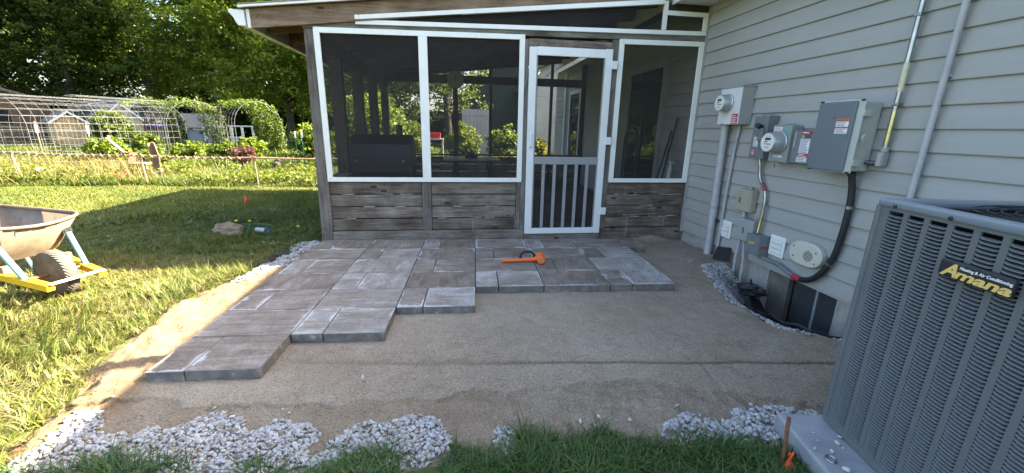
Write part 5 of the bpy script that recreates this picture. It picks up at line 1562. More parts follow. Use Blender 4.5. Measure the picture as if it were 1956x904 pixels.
# tub: rounded rim loop, sloped front, thickness by solidify
def tub_loop(z, f0, f1, hw0, hw1, rad, n=10):
    """front edge at f1 (half width hw1), back edge at f0 (half width hw0), rounded corners"""
    cs = [(f1, hw1), (f1, -hw1), (f0, -hw0), (f0, hw0)]
    out = []
    for k in range(4):
        p = Vector(cs[k]); a = (Vector(cs[k-1])-p).normalized(); b = (Vector(cs[(k+1) % 4])-p).normalized()
        s, e = p+a*rad, p+b*rad
        for i in range(n+1):
            t = i/n; q = s*(1-t)**2 + p*2*t*(1-t) + e*t*t
            out.append(w(q.x, q.y, z + (0.022 if False else 0)))
    return out
loops = [tub_loop(0.275, -0.66, -0.24, 0.19, 0.16, 0.07), tub_loop(0.31, -0.74, -0.215, 0.225, 0.20, 0.09), tub_loop(0.56, -1.08, -0.115, 0.335, 0.310, 0.10)]
n_ = len(loops[0])
for i in range(n_):
    d_ = loops[2][i] - WB; f_, r_ = d_.dot(FW), d_.dot(RT)
    if f_ > -0.45:
        k_ = max(0.0, 1-(r_/0.31)**2)*min(1.0, (f_+0.45)/0.33)
        loops[2][i] = loops[2][i] + FW*0.085*k_ - ZV*0.022*k_
# extra points along the front edge so the pouring lip curves
def split_front(l):
    out = []
    for i in range(len(l)):
        out.append(l[i])
        a_, b_ = l[i], l[(i+1) % len(l)]
        if (b_-a_).length > 0.15 and (a_-WB).dot(FW) > -0.45 and (b_-WB).dot(FW) > -0.45 and i == SPLIT:
            for t_ in (0.2, 0.4, 0.6, 0.8): out.append(a_.lerp(b_, t_))
    return out
SPLIT = max(range(n_), key=lambda i: (loops[2][(i+1) % n_]-loops[2][i]).length if (loops[2][i]-WB).dot(FW) > -0.3 and (loops[2][(i+1) % n_]-WB).dot(FW) > -0.3 else -1)
loops = [split_front(l) for l in loops]
while len({len(l) for l in loops}) > 1: loops = [l[:min(len(q) for q in loops)] for l in loops]
n_ = len(loops[0])
for l_, amt in ((loops[2], 0.055), (loops[1], 0.0)):
    for j_ in range(1, 5):
        l_[SPLIT+j_] = l_[SPLIT+j_] + FW*amt*math.sin(PI*j_/5) - ZV*amt*0.25*math.sin(PI*j_/5)
vs = [p for l in loops for p in l]
# pouring lip: front rim pulled forward in the middle
fsx = [tuple(range(n_))[::-1]]
for k in range(2):
    for i in range(n_):
        j = (i+1) % n_; fsx.append((k*n_+i, k*n_+j, (k+1)*n_+j, (k+1)*n_+i))
tm = MB().add(vs, fsx)
tub = tm.build('tub', M['tub'], wb, smooth=True)
so = tub.modifiers.new('thick', 'SOLIDIFY'); so.thickness = 0.004; so.offset = 1
MB().tube(loops[2], 0.011, 8, closed=True).build('rim_roll', M['tub'], tub, smooth=True)

# ------------------------------------------------------------------ small things on the lawn
crumple('field_stone', (-5.45,0.47,0.05), (0.165,0.085,0.095), M['rock'], 12, 4, 0.20, 'tan field stone lying in the shaded grass', 'rock')
cr = root('wire_coil', (-5.10,0.47,0.03), 'short pale pipe with green wire coils beside the field stone', 'wire coil')
MB().lathe((-5.17,0.52,0.045), (0.85,-0.5,0.05), [(0.028,0),(0.028,0.17),(0.024,0.17),(0.024,0.0)], 18).build('pipe', M['pvc'], cr, smooth=True)
for k, (x, y) in enumerate(((-5.24,0.52),(-5.02,0.43))):
    for j in range(2):
        MB().tube([(x+0.012*j+0.008*math.cos(a), y+0.062*math.cos(a)*0.8, 0.05+0.058*math.sin(a)) for a in [2*PI*i/22 for i in range(22)]], 0.0032, 5, closed=True).build('coil', M['green_plastic'], cr, smooth=True)
MB().tube([(-5.22,0.56,0.105),(-5.10,0.53,0.11),(-4.99,0.50,0.105)], 0.004, 6).build('tie', M['green_plastic'], cr, smooth=True)
mf = root('marking_flag', (-6.14,2.33,0.0), 'small orange marking flag on a wire in the shaded lawn', 'flag')
MB().tube([(-6.14,2.33,-0.02),(-6.135,2.33,0.17)], 0.003, 5).build('wire', M['wire'], mf)
P, Q = sheet(lambda u, v: (-6.137+0.075*u*(1-0.3*v)-0.02*v*u, 2.325-0.03*u+0.012*math.sin(u*6+v*3), 0.165-0.14*v-0.05*u*(1-v)), 8, 8)
o = obj('cloth', np_mesh('cloth', P, Q, None, M['orange_cloth'], None, True), mf); o.modifiers.new('thick', 'SOLIDIFY').thickness = 0.001
yel = plain('dandelion_yellow', (0.75,0.55,0.02), 0.8, 0.2, 40)
for k, (x, y, lab) in enumerate(((-5.45,0.96,'yellow dandelion behind the green wire coils'), (-4.74,0.62,'yellow dandelion in the grass closest to the porch post'), (-5.62,0.98,'yellow dandelion directly behind the field stone'))):
    d = root('dandelion', (x,y,0), lab, 'flower', 'dandelions in the lawn')
    MB().tube([(x,y,-0.01),(x+0.004,y,0.05)], 0.0022, 5).build('stem', M['green_plastic'], d)
    MB().lathe((x+0.004,y,0.048), (0.1,-0.3,1), [(0.004,0),(0.016,0.008),(0.018,0.012),(0.006,0.016)], 12).build('head', yel, d)

# ------------------------------------------------------------------ inside the porch
gl = root('barrel_grill', (-3.70,0.90,0.085), 'large black grill with a short chimney behind the left screen', 'grill')
prof = [(0.72,0.62),(1.10,0.62),(1.15,0.70),(1.17,0.85),(1.13,1.02),(1.04,1.13),(0.92,1.175),(0.80,1.15),(0.70,1.06),(0.66,0.92),(0.66,0.72)]
MB().prism([(-4.06,y-0.02,z) for y, z in prof], (0.74,0,0)).build('barrel', M['grill'], gl, bevel=0.006)
MB().box(-4.08,-3.30,0.63,0.66,0.80,0.835).build('lid_handle', M['grill'], gl, bevel=0.004)
MB().cyl((-3.50,0.92,1.12),(-3.50,0.92,1.275),0.042,16).build('chimney', M['grill'], gl, smooth=True)
MB().lathe((-3.50,0.92,1.275),(0,0,1),[(0.052,0),(0.052,0.012),(0.012,0.022),(0.012,0.04)],16).build('chimney_cap', M['grill'], gl)
MB().box(-3.31,-2.99,0.66,1.10,0.78,0.81).build('side_shelf', M['grill'], gl, bevel=0.004)
for x in (-3.99, -3.43):
    for z in (0.865, 0.815):
        MB().lathe((x,0.638,z),(0,-1,0),[(0.010,0),(0.010,0.006)],10).build('bolt', M['galv'], gl)
for x in (-4.0, -3.4):
    for y in (0.72, 1.08):
        MB().box(x-0.02,x+0.02,y-0.02,y+0.02,0.085,0.64).build('leg', M['grill'], gl)
MB().box(-4.0,-3.4,0.70,1.1,0.25,0.27).build('lower_shelf', M['grill'], gl)
tb = root('dining_table', (-2.5,2.15,0.085), 'pale topped patio table seen through the second screen', 'table')
MB().box(-2.98,-2.08,1.85,2.60,0.775,0.795).build('table_top', plain('pale_table_top', (0.22,0.22,0.21), 0.4, 0.1, 5), tb, bevel=0.006)
for x in (-2.90,-2.16):
    for y in (1.92,2.52):
        MB().beam((x,y,0.085),(x+(0.1 if x < -2.5 else -0.1),y,0.774),0.03,0.03,(0,1,0)).build('leg', M['black'], tb)
sp_ = root('speaker', (-2.55,2.2,0.795), 'small black lump on the pale patio table', 'speaker')
MB().lathe((-2.53,2.2,0.796),(0,0,1),[(0.10,0),(0.11,0.02),(0.075,0.07),(0.03,0.10)],18).build('body', M['black'], sp_, smooth=True)
MB().lathe((-2.53,2.2,0.895),(0,0,1),[(0.02,0),(0.02,0.02)],10).build('knob', M['black'], sp_)
ch = root('folding_chair', (-1.75,2.0,0.085), 'red and black folding chair beside the patio table', 'chair')
MB().obox((-1.83,2.0,0.50),(0.22,0,0.03),(0,0.22,0),(0,0,0.012)).build('seat', M['red'], ch, bevel=0.006)
MB().obox((-1.62,2.0,0.80),(0.05,0,0.28),(0,0.22,0),(0.012,0,-0.002)).build('backrest', M['red'], ch, bevel=0.006)
for y in (1.78,2.22):
    MB().tube([(-1.57,y,1.10),(-1.70,y,0.5),(-2.02,y,0.085)],0.012,8).build('leg', M['black'], ch)
    MB().tube([(-2.02,y,0.52),(-1.70,y,0.32),(-1.56,y,0.085)],0.012,8).build('leg', M['black'], ch)
ck_ = root('wall_clock', (-2.76,4.13,2.2), 'round pale wall clock on the middle rear post of the porch', 'clock')
MB().lathe((-2.76,4.175,2.205),(0,-1,0),[(0.175,0),(0.175,0.02),(0.165,0.03),(0.155,0.026)],32).build('case', plain('clock_case', (0.42,0.39,0.30), 0.5, 0.1, 6), ck_, smooth=True)
MB().lathe((-2.76,4.1485,2.205),(0,-1,0),[(0.152,0),(0.152,0.001)],32).build('face', plain('clock_face', (0.60,0.56,0.45), 0.6, 0.1, 6), ck_)
MB().beam((-2.76,4.145,2.205),(-2.70,4.145,2.27),0.006,0.004,(0,1,0)).beam((-2.76,4.145,2.205),(-2.76,4.145,2.31),0.005,0.004,(0,1,0)).build('hand', M['ink'], ck_)
hb = root('hoop_chair', (-0.32,1.0,0.085), 'dark hoop backed chair behind the right hand screen', 'chair')
MB().tube(smooth_path([(-0.44,1.0,0.10),(-0.43,1.0,0.80),(-0.42,1.0,1.20),(-0.36,1.0,1.32),(-0.29,1.0,1.31),(-0.25,1.0,1.20),(-0.23,1.0,0.80),(-0.22,1.0,0.10)],6),0.016,8).build('back_hoop', M['black'], hb, smooth=True)
MB().box(-0.46,-0.20,1.0,1.40,0.52,0.56).build('seat', M['black'], hb, bevel=0.01)
for x in (-0.44,-0.22): MB().cyl((x,1.38,0.085),(x,1.38,0.52),0.012,8).build('leg', M['black'], hb)
bp_ = root('white_caulk_gun', (-0.12,0.30,0.70), 'white tube tool standing in the corner behind the right screen', 'tool')
MB().tube([(-0.165,0.20,0.62),(-0.135,0.22,0.84)],0.030,12).build('tube', M['white_paint'], bp_, smooth=True)
MB().tube([(-0.135,0.22,0.84),(-0.128,0.222,0.90)],[0.020,0.012],10).build('nozzle', M['white_paint'], bp_)
MB().box(-0.155,-0.105,0.20,0.24,0.895,0.93).build('grip', M['white_paint'], bp_, bevel=0.006)
for k, (a, b, lab) in enumerate((((-0.30,0.28,0.10),(-0.05,0.33,1.45),'dark broom handle leaning in the right corner of the porch'), ((-0.36,0.34,0.10),(-0.06,0.42,1.30),'second dark pole leaning behind the broom handle'))):
    r = root('leaning_pole', a, lab, 'pole')
    MB().cyl(a, b, 0.013, 8).build('shaft', M['darkwood_z'], r); MB().beam((a[0]-0.10,a[1],a[2]+0.03),(a[0]+0.10,a[1],a[2]+0.03),0.05,0.05).build('head', M['black'], r)
# ------------------------------------------------------------------ wire fence
fn = root('wire_fence', (-9.0,4.7,0.0), 'low rusty wire fence between the lawn and the garden', 'fence')
FP = [(-16.0,5.75,0.0),(-11.62,5.11,0.0),(-9.08,4.70,0.0),(-6.94,4.66,0.0),(-4.6,4.60,0.0)]
FH = [0.62,0.60,0.60,0.58,0.60]
for k, (x, y, z) in enumerate(FP):
    lx = (-0.0, -0.13, -0.03, -0.02, 0.0)[k]
    MB().tube([(x,y,-0.1),(x+lx,y,FH[k]+0.02)], 0.021 if k != 3 else 0.016, 8).build('post', M['rust_pale'], fn, smooth=True)
tops = [Vector((x+(-0.0,-0.13,-0.03,-0.02,0.0)[k],y,FH[k])) for k, (x,y,z) in enumerate(FP)]
rp_ = []
for a, b in zip(tops[:-1], tops[1:]):
    for i in range(12): rp_.append(a.lerp(b, i/12) - ZV*0.025*math.sin(PI*i/12))
rp_.append(tops[-1])
MB().tube(rp_, 0.017, 7).build('top_rail', M['rust_pale'], fn, smooth=True)
tw = []
Ltot = sum((b-a).length for a, b in zip(rp_[:-1], rp_[1:]))
n_ = 900; acc = 0
cum = [0]
for a, b in zip(rp_[:-1], rp_[1:]): cum.append(cum[-1]+(b-a).length)
for k in range(n_):
    s = (Ltot-2.6)*k/n_
    i = max(j for j in range(len(cum)) if cum[j] <= s+1e-9); i = min(i, len(rp_)-2)
    t = (s-cum[i])/(cum[i+1]-cum[i]); p = rp_[i].lerp(rp_[i+1], t)
    a = s*38
    tw.append(p + Vector((0, math.cos(a)*0.028, math.sin(a)*0.028)))
MB().tube(tw, 0.010, 4).build('twisted_wire', M['rust_pale'], fn)
ch_ = MB()
for a, b in zip(tops[:-1], tops[1:]):
    L = (b-a).length; d = (b-a).normalized(); H = 0.56
    k = -H
    while k < L:
        for sg in (1, -1):
            s0, s1 = (k, k+H) if sg == 1 else (k+H, k)
            z0, z1 = 0.02, 0.02+H
            f0 = max(0, min(1, (0-s0)/(s1-s0) if s1 != s0 else 0)); 
            p = a + d*s0; q = a + d*s1
            # clip to the bay
            t0, t1 = 0.0, 1.0
            lo, hi = min(s0,s1), max(s0,s1)
            def at(s): return (s-s0)/(s1-s0)
            ta, tb_ = sorted((at(max(lo,0)), at(min(hi,L))))
            if tb_ <= ta: continue
            P0 = Vector((p.x,p.y,z0)).lerp(Vector((q.x,q.y,z1)), ta); P1 = Vector((p.x,p.y,z0)).lerp(Vector((q.x,q.y,z1)), tb_)
            ch_.tube([P0, P1], 0.0013, 3, caps=False)
        k += 0.075
ch_.build('chain_mesh', M['rust_pale'], fn)

# ------------------------------------------------------------------ leaves
def leaves(C, size, cols, up=0.35, out=None):
    """rhombic leaves folded a little, at centres C"""
    n = len(C)
    nrm = rng.normal(size=(n,3)); nrm[:, 2] = np.abs(nrm[:, 2])*1.0 + up
    if out is not None: nrm += out
    nrm /= np.linalg.norm(nrm, axis=1)[:, None]
    r = rng.normal(size=(n,3)); t = np.cross(nrm, r); t /= np.linalg.norm(t, axis=1)[:, None]
    b = np.cross(nrm, t)
    s = size[:, None]
    V = np.stack([C - t*s*0.55, C + b*s*0.40 + nrm*s*0.08 - t*s*0.08, C + t*s*0.62 - nrm*s*0.10, C - b*s*0.40 + nrm*s*0.08 - t*s*0.08], 1).reshape(-1, 3)
    q = np.arange(n*4).reshape(n, 4)
    return V, q, np.repeat(cols, 4, 0)

def leaf_cols(n, base, var=0.3, yellow=0.15):
    c = np.array(base)[None]*(1-var+2*var*rng.random(n))[:, None]
    k = rng.random(n) < yellow
    c[k] *= np.array([1.5, 1.25, 0.9])
    return c

def foliage(name, C, size, base, parent=None, var=0.3, yellow=0.15, mat='leaf'):
    n = len(C)
    V, q, c = leaves(C, size*(0.7+0.6*rng.random(n)), leaf_cols(n, base, var, yellow))
    return obj(name, np_mesh(name, V, q, None, M[mat], c), parent)

def clumps(centres, rad, per, flat=0.55):
    """leafy sprays: points around each centre, flattened"""
    k = len(centres)
    p = rng.normal(size=(k, per, 3)); p /= np.linalg.norm(p, axis=2)[..., None]
    p *= rng.random((k, per, 1))**0.5
    p[..., 2] *= flat
    p *= np.asarray(rad).reshape(-1, 1, 1) if np.ndim(rad) else rad
    d = rng.normal(size=(k, 1, 3))*0.2; 
    p[..., 2:3] += (p*d).sum(2, keepdims=True)
    return (np.asarray(centres)[:, None, :] + p).reshape(-1, 3)

def tree(x, y, h, crown, lean, seed, label, cat='tree', nsp=420, per=42, leaf=0.15, base=(0.055,0.105,0.022), trunk_r=0.22, zlo=2.0, group=None, yellow=0.15, spray=0.55):
    """tapered trunk with limbs; crown of leafy sprays hung on the limbs with gaps between"""
    rr = random.Random(seed); g = np.random.default_rng(seed)
    r = root('tree', (x,y,0), label, cat, group)
    tk = MB()
    top = Vector((x+lean[0]*h, y+lean[1]*h, h))
    P = [Vector((x,y,-0.2)).lerp(top, k/7) + Vector((rr.uniform(-.12,.12), rr.uniform(-.12,.12), 0))*(k > 0) for k in range(8)]
    tk.tube(P, [trunk_r*(1.25 if k == 0 else 1)*(1-0.115*k) for k in range(8)], 10)
    tips = []
    for k in range(13):
        t = rr.uniform(0.22, 0.95); i = min(int(t*7), 6); b = P[i].lerp(P[i+1], t*7-i)
        a = rr.uniform(0, 2*PI); L = crown[0]*rr.uniform(0.55, 0.98)*(1.05-0.35*t)
        e = b + Vector((math.cos(a)*L, math.sin(a)*L*crown[1]/crown[0], L*rr.uniform(0.15, 0.55)))
        m_ = b.lerp(e, 0.5) + Vector((rr.uniform(-.3,.3), rr.uniform(-.3,.3), rr.uniform(0,.5)))
        r0 = trunk_r*0.42*(1-0.5*t)
        tk.tube([b, m_, e], [r0, r0*0.65, r0*0.25], 6)
        for s in np.linspace(0.35, 1.0, 6): tips.append(b.lerp(m_, s*2) if s < 0.5 else m_.lerp(e, s*2-1))
        for j in range(3):
            s = rr.uniform(0.4, 0.9); q = m_.lerp(e, s)
            e2 = q + Vector((rr.uniform(-1,1), rr.uniform(-1,1), rr.uniform(-0.3,0.8)))*crown[0]*0.3
            tk.tube([q, e2], [r0*0.3, r0*0.1], 5); tips.append(e2); tips.append(q.lerp(e2, 0.5))
    tk.build('trunk', M['bark'], r, smooth=True)
    tips = np.array([tuple(v) for v in tips])
    cz = (h+zlo)/2+0.3; ch2 = (h-zlo)/2+0.6
    C = tips[g.integers(0, len(tips), nsp*2)] + g.normal(size=(nsp*2, 3))*np.array([crown[0]*0.22, crown[1]*0.22, crown[0]*0.20])
    # fill the outer shell so the crown has weight
    u = g.normal(size=(nsp, 3)); u /= np.linalg.norm(u, axis=1)[:, None]
    sh = u*np.array([crown[0], crown[1], ch2])*(0.72+0.28*g.random((nsp, 1))) + np.array([x+lean[0]*h*0.6, y+lean[1]*h*0.6, cz])
    hole = fbm(sh[:, 0]+seed, sh[:, 2]+sh[:, 1]*0.7, 0.55, 3, seed) > -0.25
    C = np.concatenate([C, sh[hole]])
    C = C[C[:, 2] > zlo-0.6]
    if len(C) > nsp*2: C = C[:nsp*2+len(C)//6]
    pts = clumps(C, spray*(0.6+0.8*g.random(len(C))), per)
    foliage('crown', pts, np.full(len(pts), leaf), base, r, 0.35, yellow)
    return r

# tree line behind the garden, left to right
DG, MG, LG = (0.050,0.084,0.016), (0.082,0.130,0.020), (0.115,0.172,0.024)
grp = 'trees behind the garden'
tree(-33, 24, 12.5, (5.2,4.5), (0.02,0.0), 1, 'dark dense tree at the far left edge behind the wire arches', nsp=420, per=40, leaf=0.17, base=DG, zlo=1.6, group=grp, yellow=0.08)
tree(-27, 26, 13.5, (5.0,4.6), (0.03,0.02), 2, 'dark tree second from the left behind the sheds', nsp=430, per=40, leaf=0.17, base=DG, zlo=2.2, group=grp, yellow=0.10)
tree(-22.6, 27, 13.0, (4.2,4.0), (-0.05,0.0), 3, 'tree with a dark leaning trunk showing above the tan shed', nsp=330, per=38, leaf=0.16, base=MG, trunk_r=0.34, zlo=3.4, group=grp, yellow=0.2)
tree(-17.6, 24.5, 12.5, (4.3,4.0), (0.02,0.0), 4, 'broad bright leaved tree behind the blue playhouse', nsp=420, per=40, leaf=0.15, base=MG, zlo=1.9, group=grp, yellow=0.22)
tree(-12.2, 21.0, 11.0, (3.9,3.6), (0.0,0.0), 5, 'bright leafy maple just left of the porch roof corner', nsp=470, per=42, leaf=0.14, base=LG, zlo=1.6, group=grp, yellow=0.25)
tree(-7.6, 20.0, 10.5, (3.6,3.4), (0.0,0.0), 6, 'leafy tree whose crown shows through the left porch screens', nsp=380, per=40, leaf=0.14, base=LG, zlo=1.4, group=grp, yellow=0.22)
tree(-38, 36, 15, (6.0,5), (0.0,0.0), 7, 'tall dark tree standing behind all others at the far left', nsp=360, per=36, leaf=0.24, base=DG, zlo=1.5, group=grp, yellow=0.05, spray=0.8)
tree(-29, 38, 15, (6.2,5), (0.0,0.0), 8, 'tall back row tree above the sheds', nsp=360, per=36, leaf=0.24, base=DG, zlo=1.5, group=grp, yellow=0.05, spray=0.8)
tree(-20, 36, 14, (6.0,5), (0.0,0.0), 9, 'tall back row tree above the blue playhouse', nsp=340, per=36, leaf=0.24, base=DG, zlo=1.5, group=grp, yellow=0.1, spray=0.8)
tree(-11, 33, 13, (5.5,5), (0.0,0.0), 10, 'back row tree behind the bright maple', nsp=340, per=36, leaf=0.22, base=DG, zlo=1.5, group=grp, yellow=0.1, spray=0.8)
tree(-3.2, 19.0, 9.5, (3.2,3.0), (0.0,0.0), 11, 'silvery green tree with pale forked stems seen through the middle screen', nsp=260, per=38, leaf=0.13, base=(0.10,0.15,0.05), zlo=2.2, group=grp, yellow=0.3)
tree(1.5, 24.0, 9.0, (3.6,3.2), (0.0,0.0), 12, 'tree behind the far garage roof', nsp=280, per=36, leaf=0.15, base=MG, zlo=1.8, group=grp, yellow=0.25)

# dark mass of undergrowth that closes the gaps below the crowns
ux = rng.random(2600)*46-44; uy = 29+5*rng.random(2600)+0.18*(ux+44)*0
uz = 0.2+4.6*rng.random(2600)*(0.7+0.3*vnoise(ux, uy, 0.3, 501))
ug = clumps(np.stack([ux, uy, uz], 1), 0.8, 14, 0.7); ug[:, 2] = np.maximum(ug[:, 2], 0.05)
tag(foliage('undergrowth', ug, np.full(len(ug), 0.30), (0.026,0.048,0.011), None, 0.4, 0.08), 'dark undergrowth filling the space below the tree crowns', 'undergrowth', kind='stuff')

def shrub(x, y, rx, ry, h, base, leaf, n, label, cat='shrub', group=None, yellow=0.2, z0=0.0):
    r = root('shrub', (x,y,z0), label, cat, group)
    st_ = MB()
    for k in range(7):
        a = k*0.9; st_.tube([(x+0.06*math.cos(a),y+0.06*math.sin(a),z0-0.05),(x+rx*0.5*math.cos(a),y+ry*0.5*math.sin(a),z0+h*0.7)],[0.012,0.005],5)
    st_.build('stem', M['bark'], r)
    u = rng.normal(size=(n//24, 3)); u /= np.linalg.norm(u, axis=1)[:, None]; u *= rng.random((n//24, 1))**0.35
    C = u*np.array([rx, ry, h*0.5])*0.9 + np.array([x, y, z0+h*0.5])
    pts = clumps(C, 0.24*min(rx, h), 24, 0.7)
    pts[:, 2] = np.maximum(pts[:, 2], z0+0.01)
    foliage('crown', pts, np.full(len(pts), leaf), base, r, 0.35, yellow)
    return r

# ------------------------------------------------------------------ wire panel arches and their vines
def arch(x, y, wd, L, H, yaw, label, vine=0.0, vine_label=None, nl=10, side=1, base=(0.075,0.125,0.022)):
    r = root('wire_arch', (x,y,0), label, 'trellis', 'wire panel arches in the garden')
    c, s = math.cos(yaw), math.sin(yaw)
    def pt(u, v):
        """u 0..1 over the hoop, v 0..1 along the tunnel"""
        a = PI*u; hw = wd/2; leg = H-hw
        T = 2*leg+PI*hw; q = u*T
        if q < leg: lx, lz = -hw, q
        elif q > T-leg: lx, lz = hw, T-q
        else:
            an = (q-leg)/hw; lx, lz = -hw*math.cos(an), leg+hw*math.sin(an)
        ly = v*L
        return Vector((x + c*lx - s*ly, y + s*lx + c*ly, lz))
    m = MB()
    for k in range(nl+1):
        m.tube([pt(i/22, k/nl) for i in range(23)], 0.0044 if k in (0, nl) else 0.0030, 4, caps=False)
    for i in range(0, 23):
        m.tube([pt(i/22, 0), pt(i/22, 0.5), pt(i/22, 1)], 0.0032, 4, caps=False)
    m.build('wire_panel', M['wire'], r)
    if vine > 0:
        vr = root('climbing_vine', tuple(pt(1.0 if side > 0 else 0.0, 0.5)), vine_label, 'vine', 'vines on the arches')
        vm = MB()
        for k in range(6):
            v0 = 0.1+0.15*k; vm.tube([pt((1-i/10*0.5) if side > 0 else i/10*0.5, v0+0.03*math.sin(i)) for i in range(8)], 0.007, 5)
        vm.build('stem', M['bark'], vr)
        n = int(420*vine); uu = rng.random(n)**1.5*0.62; uu = 1-uu if side > 0 else uu
        P = np.array([tuple(pt(float(a), float(b))) for a, b in zip(uu, rng.random(n))])
        P = clumps(P, 0.16, 10, 0.9)
        P[:, 2] = np.maximum(P[:, 2], 0.02)
        foliage('foliage', P, np.full(len(P), 0.085), base, vr, 0.35, 0.3)
    return r
arch(-10.35, 13.0, 1.75, 2.4, 2.08, 0.85, 'wire panel arch nearest the porch, its right side overgrown', 1.0, 'bright vine covering the right side of the arch nearest the porch')
arch(-12.55, 13.0, 1.95, 2.4, 2.05, 0.85, 'second wire panel arch from the porch, in front of the playhouse', 0.55, 'sparse vine on the second arch from the porch', side=1)
arch(-14.35, 13.6, 1.85, 2.2, 2.05, 0.85, 'third wire panel arch from the porch, before the dark net', 0.35, 'thin vine on the third arch from the porch', side=1)
arch(-14.75, 10.6, 1.75, 2.6, 2.02, -0.30, 'bare wire panel arch in front of the pale shed', 0.0)
arch(-15.95, 9.6, 1.95, 2.6, 1.95, -0.30, 'bare wire panel arch at the far left edge', 0.0)
# flat wire panel standing before the left arches
wp = root('cattle_fence', (-15,9.7,0), 'flat galvanised wire panel standing upright before the left arches', 'trellis')
A0, A1 = Vector((-17.6,9.2,0)), Vector((-13.95,9.9,0))
m = MB()
for k in range(22): p = A0.lerp(A1, k/21); m.tube([p, p+ZV*1.02], 0.0042, 4, caps=False)
for k in range(8): m.tube([A0+ZV*(0.06+k*0.137), A1+ZV*(0.06+k*0.137)], 0.0042, 4, caps=False)
m.build('mesh', M['wire'], wp)
for k, t in enumerate((0.05, 0.36, 0.68, 1.0)):
    p = A0.lerp(A1, t); MB().cyl(p-ZV*0.1, p+ZV*1.2, 0.016, 6).build('post', M['rust_pale'], wp); MB().cyl(p+ZV*0.86, p+ZV*1.1, 0.035, 8).build('cap', M['white_paint'], wp)
for k, (x, y, lab) in enumerate(((-7.65,9.0,'steel garden stake with a white cap beside the porch post'), (-7.46,9.0,'second white capped garden stake, closer to the porch'))):
    t_ = root('garden_stake', (x,y,0), lab, 'stake', 'white capped garden stakes')
    MB().cyl((x,y,-0.1),(x,y,1.0),0.014,6).build('rod', M['green_plastic'], t_); MB().cyl((x,y,0.86),(x,y,1.05),0.026,8).build('cap', M['white_paint'], t_)

# plants in the garden
shrub(-9.45, 9.5, 0.42, 0.35, 0.62, (0.11,0.060,0.055), 0.06, 1700, 'purple brown leafy bush in front of the nearest arch', yellow=0.1)
for k, (x, y, rx, h, lab) in enumerate(((-13.6,11.6,0.6,0.95,'tall leafy climber bush left of the third arch'), (-12.0,11.4,0.7,0.62,'bright bean plants between the second and third arch'), (-11.0,11.8,0.65,0.6,'leafy plants under the second arch'), (-10.0,11.3,0.55,0.8,'low green plants before the nearest arch'),
        (-15.0,12.3,0.65,1.75,'tall dark hop bush in front of the tan shed'), (-8.2,12.2,0.9,1.3,'light green bush right of the nearest arch'), (-6.9,10.8,0.7,1.1,'feathery green bush touching the porch post'), (-15.9,8.6,0.45,1.0,'young sapling behind the left wire panel'), (-11.4,8.4,0.5,0.5,'low weed clump before the flower bed'), (-13.0,9.2,0.6,0.8,'straggling tomato plants in the left bed'))):
    shrub(x, y, rx, rx*0.8, h, (MG, LG)[k % 2], 0.095, int(2200*rx*h)+500, lab, group='garden plants', yellow=0.3)
SG = (0.11,0.17,0.028)
# backyard seen through the porch
for k, (x, y, rx, h, base, lab) in enumerate(((-5.4,9.2,1.1,2.4,SG,'tall bright bush behind the black grill'), (-3.9,8.6,0.6,0.9,SG,'low bush behind the patio table'), (-1.25,7.9,0.6,1.45,SG,'bright fig like bush outside the rear right screen'), (-0.75,6.6,0.32,0.62,(0.16,0.20,0.04),'yellow flowering plants below the beige wall'), (-1.5,7.0,0.42,0.6,(0.15,0.13,0.07),'dry tawny grasses outside the rear sill'), (-2.5,10.6,0.7,1.5,LG,'grey green shrub before the white wall'), (-4.6,12,0.8,1.6,MG,'round shrub farther behind the grill'), (-0.40,7.2,0.35,1.1,(0.17,0.21,0.05),'tall yellow green plants seen through the screen door'))):
    shrub(x, y, rx, rx*0.8, h, base, 0.085, int(2400*rx*h)+700, lab, group='shrubs behind the porch', yellow=0.3)

# broad weeds along the fence
wd_ = rng.random((5200, 2)); wx = -16+10.9*wd_[:, 0]; wy = 4.75+3.6*wd_[:, 1]**1.2
kk = (fbm(wx, wy, 0.8, 3, 401) > -0.15) & (np.abs(wx+2.8) < 1.5*(wy+4.6)+0.4) & (wx < -4.9)
P = np.stack([wx, wy, 0.03+0.14*rng.random(len(wx))*(1+0.6*fbm(wx, wy, 1.2, 2, 402))], 1)[kk]
P = clumps(P, 0.09, 5, 0.6); P[:, 2] = np.maximum(P[:, 2], 0.01)
wo = foliage('weeds', P, np.full(len(P), 0.062), (0.10,0.14,0.024), None, 0.3, 0.3)
tag(wo, 'low broad leaved weeds behind the wire fence', 'weeds', kind='stuff')

# bits lying in the weeds
def rag(x, y, s, mat, label, seed):
    rr = random.Random(seed)
    P, Q = sheet(lambda u, v: (x+s*(u-0.5)*1.6, y+s*(v-0.5), 0.07+s*0.25*float(fbm(np.array([u*3+seed]), np.array([v*3]), 1.0, 3, seed)[0])+0.05*u), 10, 8)
    o = obj('rag', np_mesh('rag', P, Q, None, M[mat], None, True)); o.modifiers.new('thick', 'SOLIDIFY').thickness = 0.004
    tag(o, label, 'rag')
rag(-10.2, 5.45, 0.24, 'red', 'red cloth lying in the weeds behind the middle fence post', 3)
rag(-12.4, 6.2, 0.22, 'white_paint', 'white scrap in the weeds behind the left fence post', 4)
rag(-9.95, 6.3, 0.20, 'white_paint', 'white scrap in the weeds right of the red cloth', 5)
rag(-7.2, 5.55, 0.17, 'white_paint', 'white scrap in the weeds behind the right fence post', 6)
rag(-11.7, 6.1, 0.2, 'red', 'faded red scrap in the weeds left of the red cloth', 8)
bd = MB().obox((-12.5,7.9,0.10),(1.15,0.10,0.02),(-0.02,0.02,0.10),(-0.008,0.02,0)).build('bed_board', M['board'], None, bevel=0.006)
tag(bd, 'old yellow board edging the garden bed', 'board')
lg = root('bark_log', (-9.9,6.25,0.0), 'curved piece of bark standing upright behind the fence', 'log')
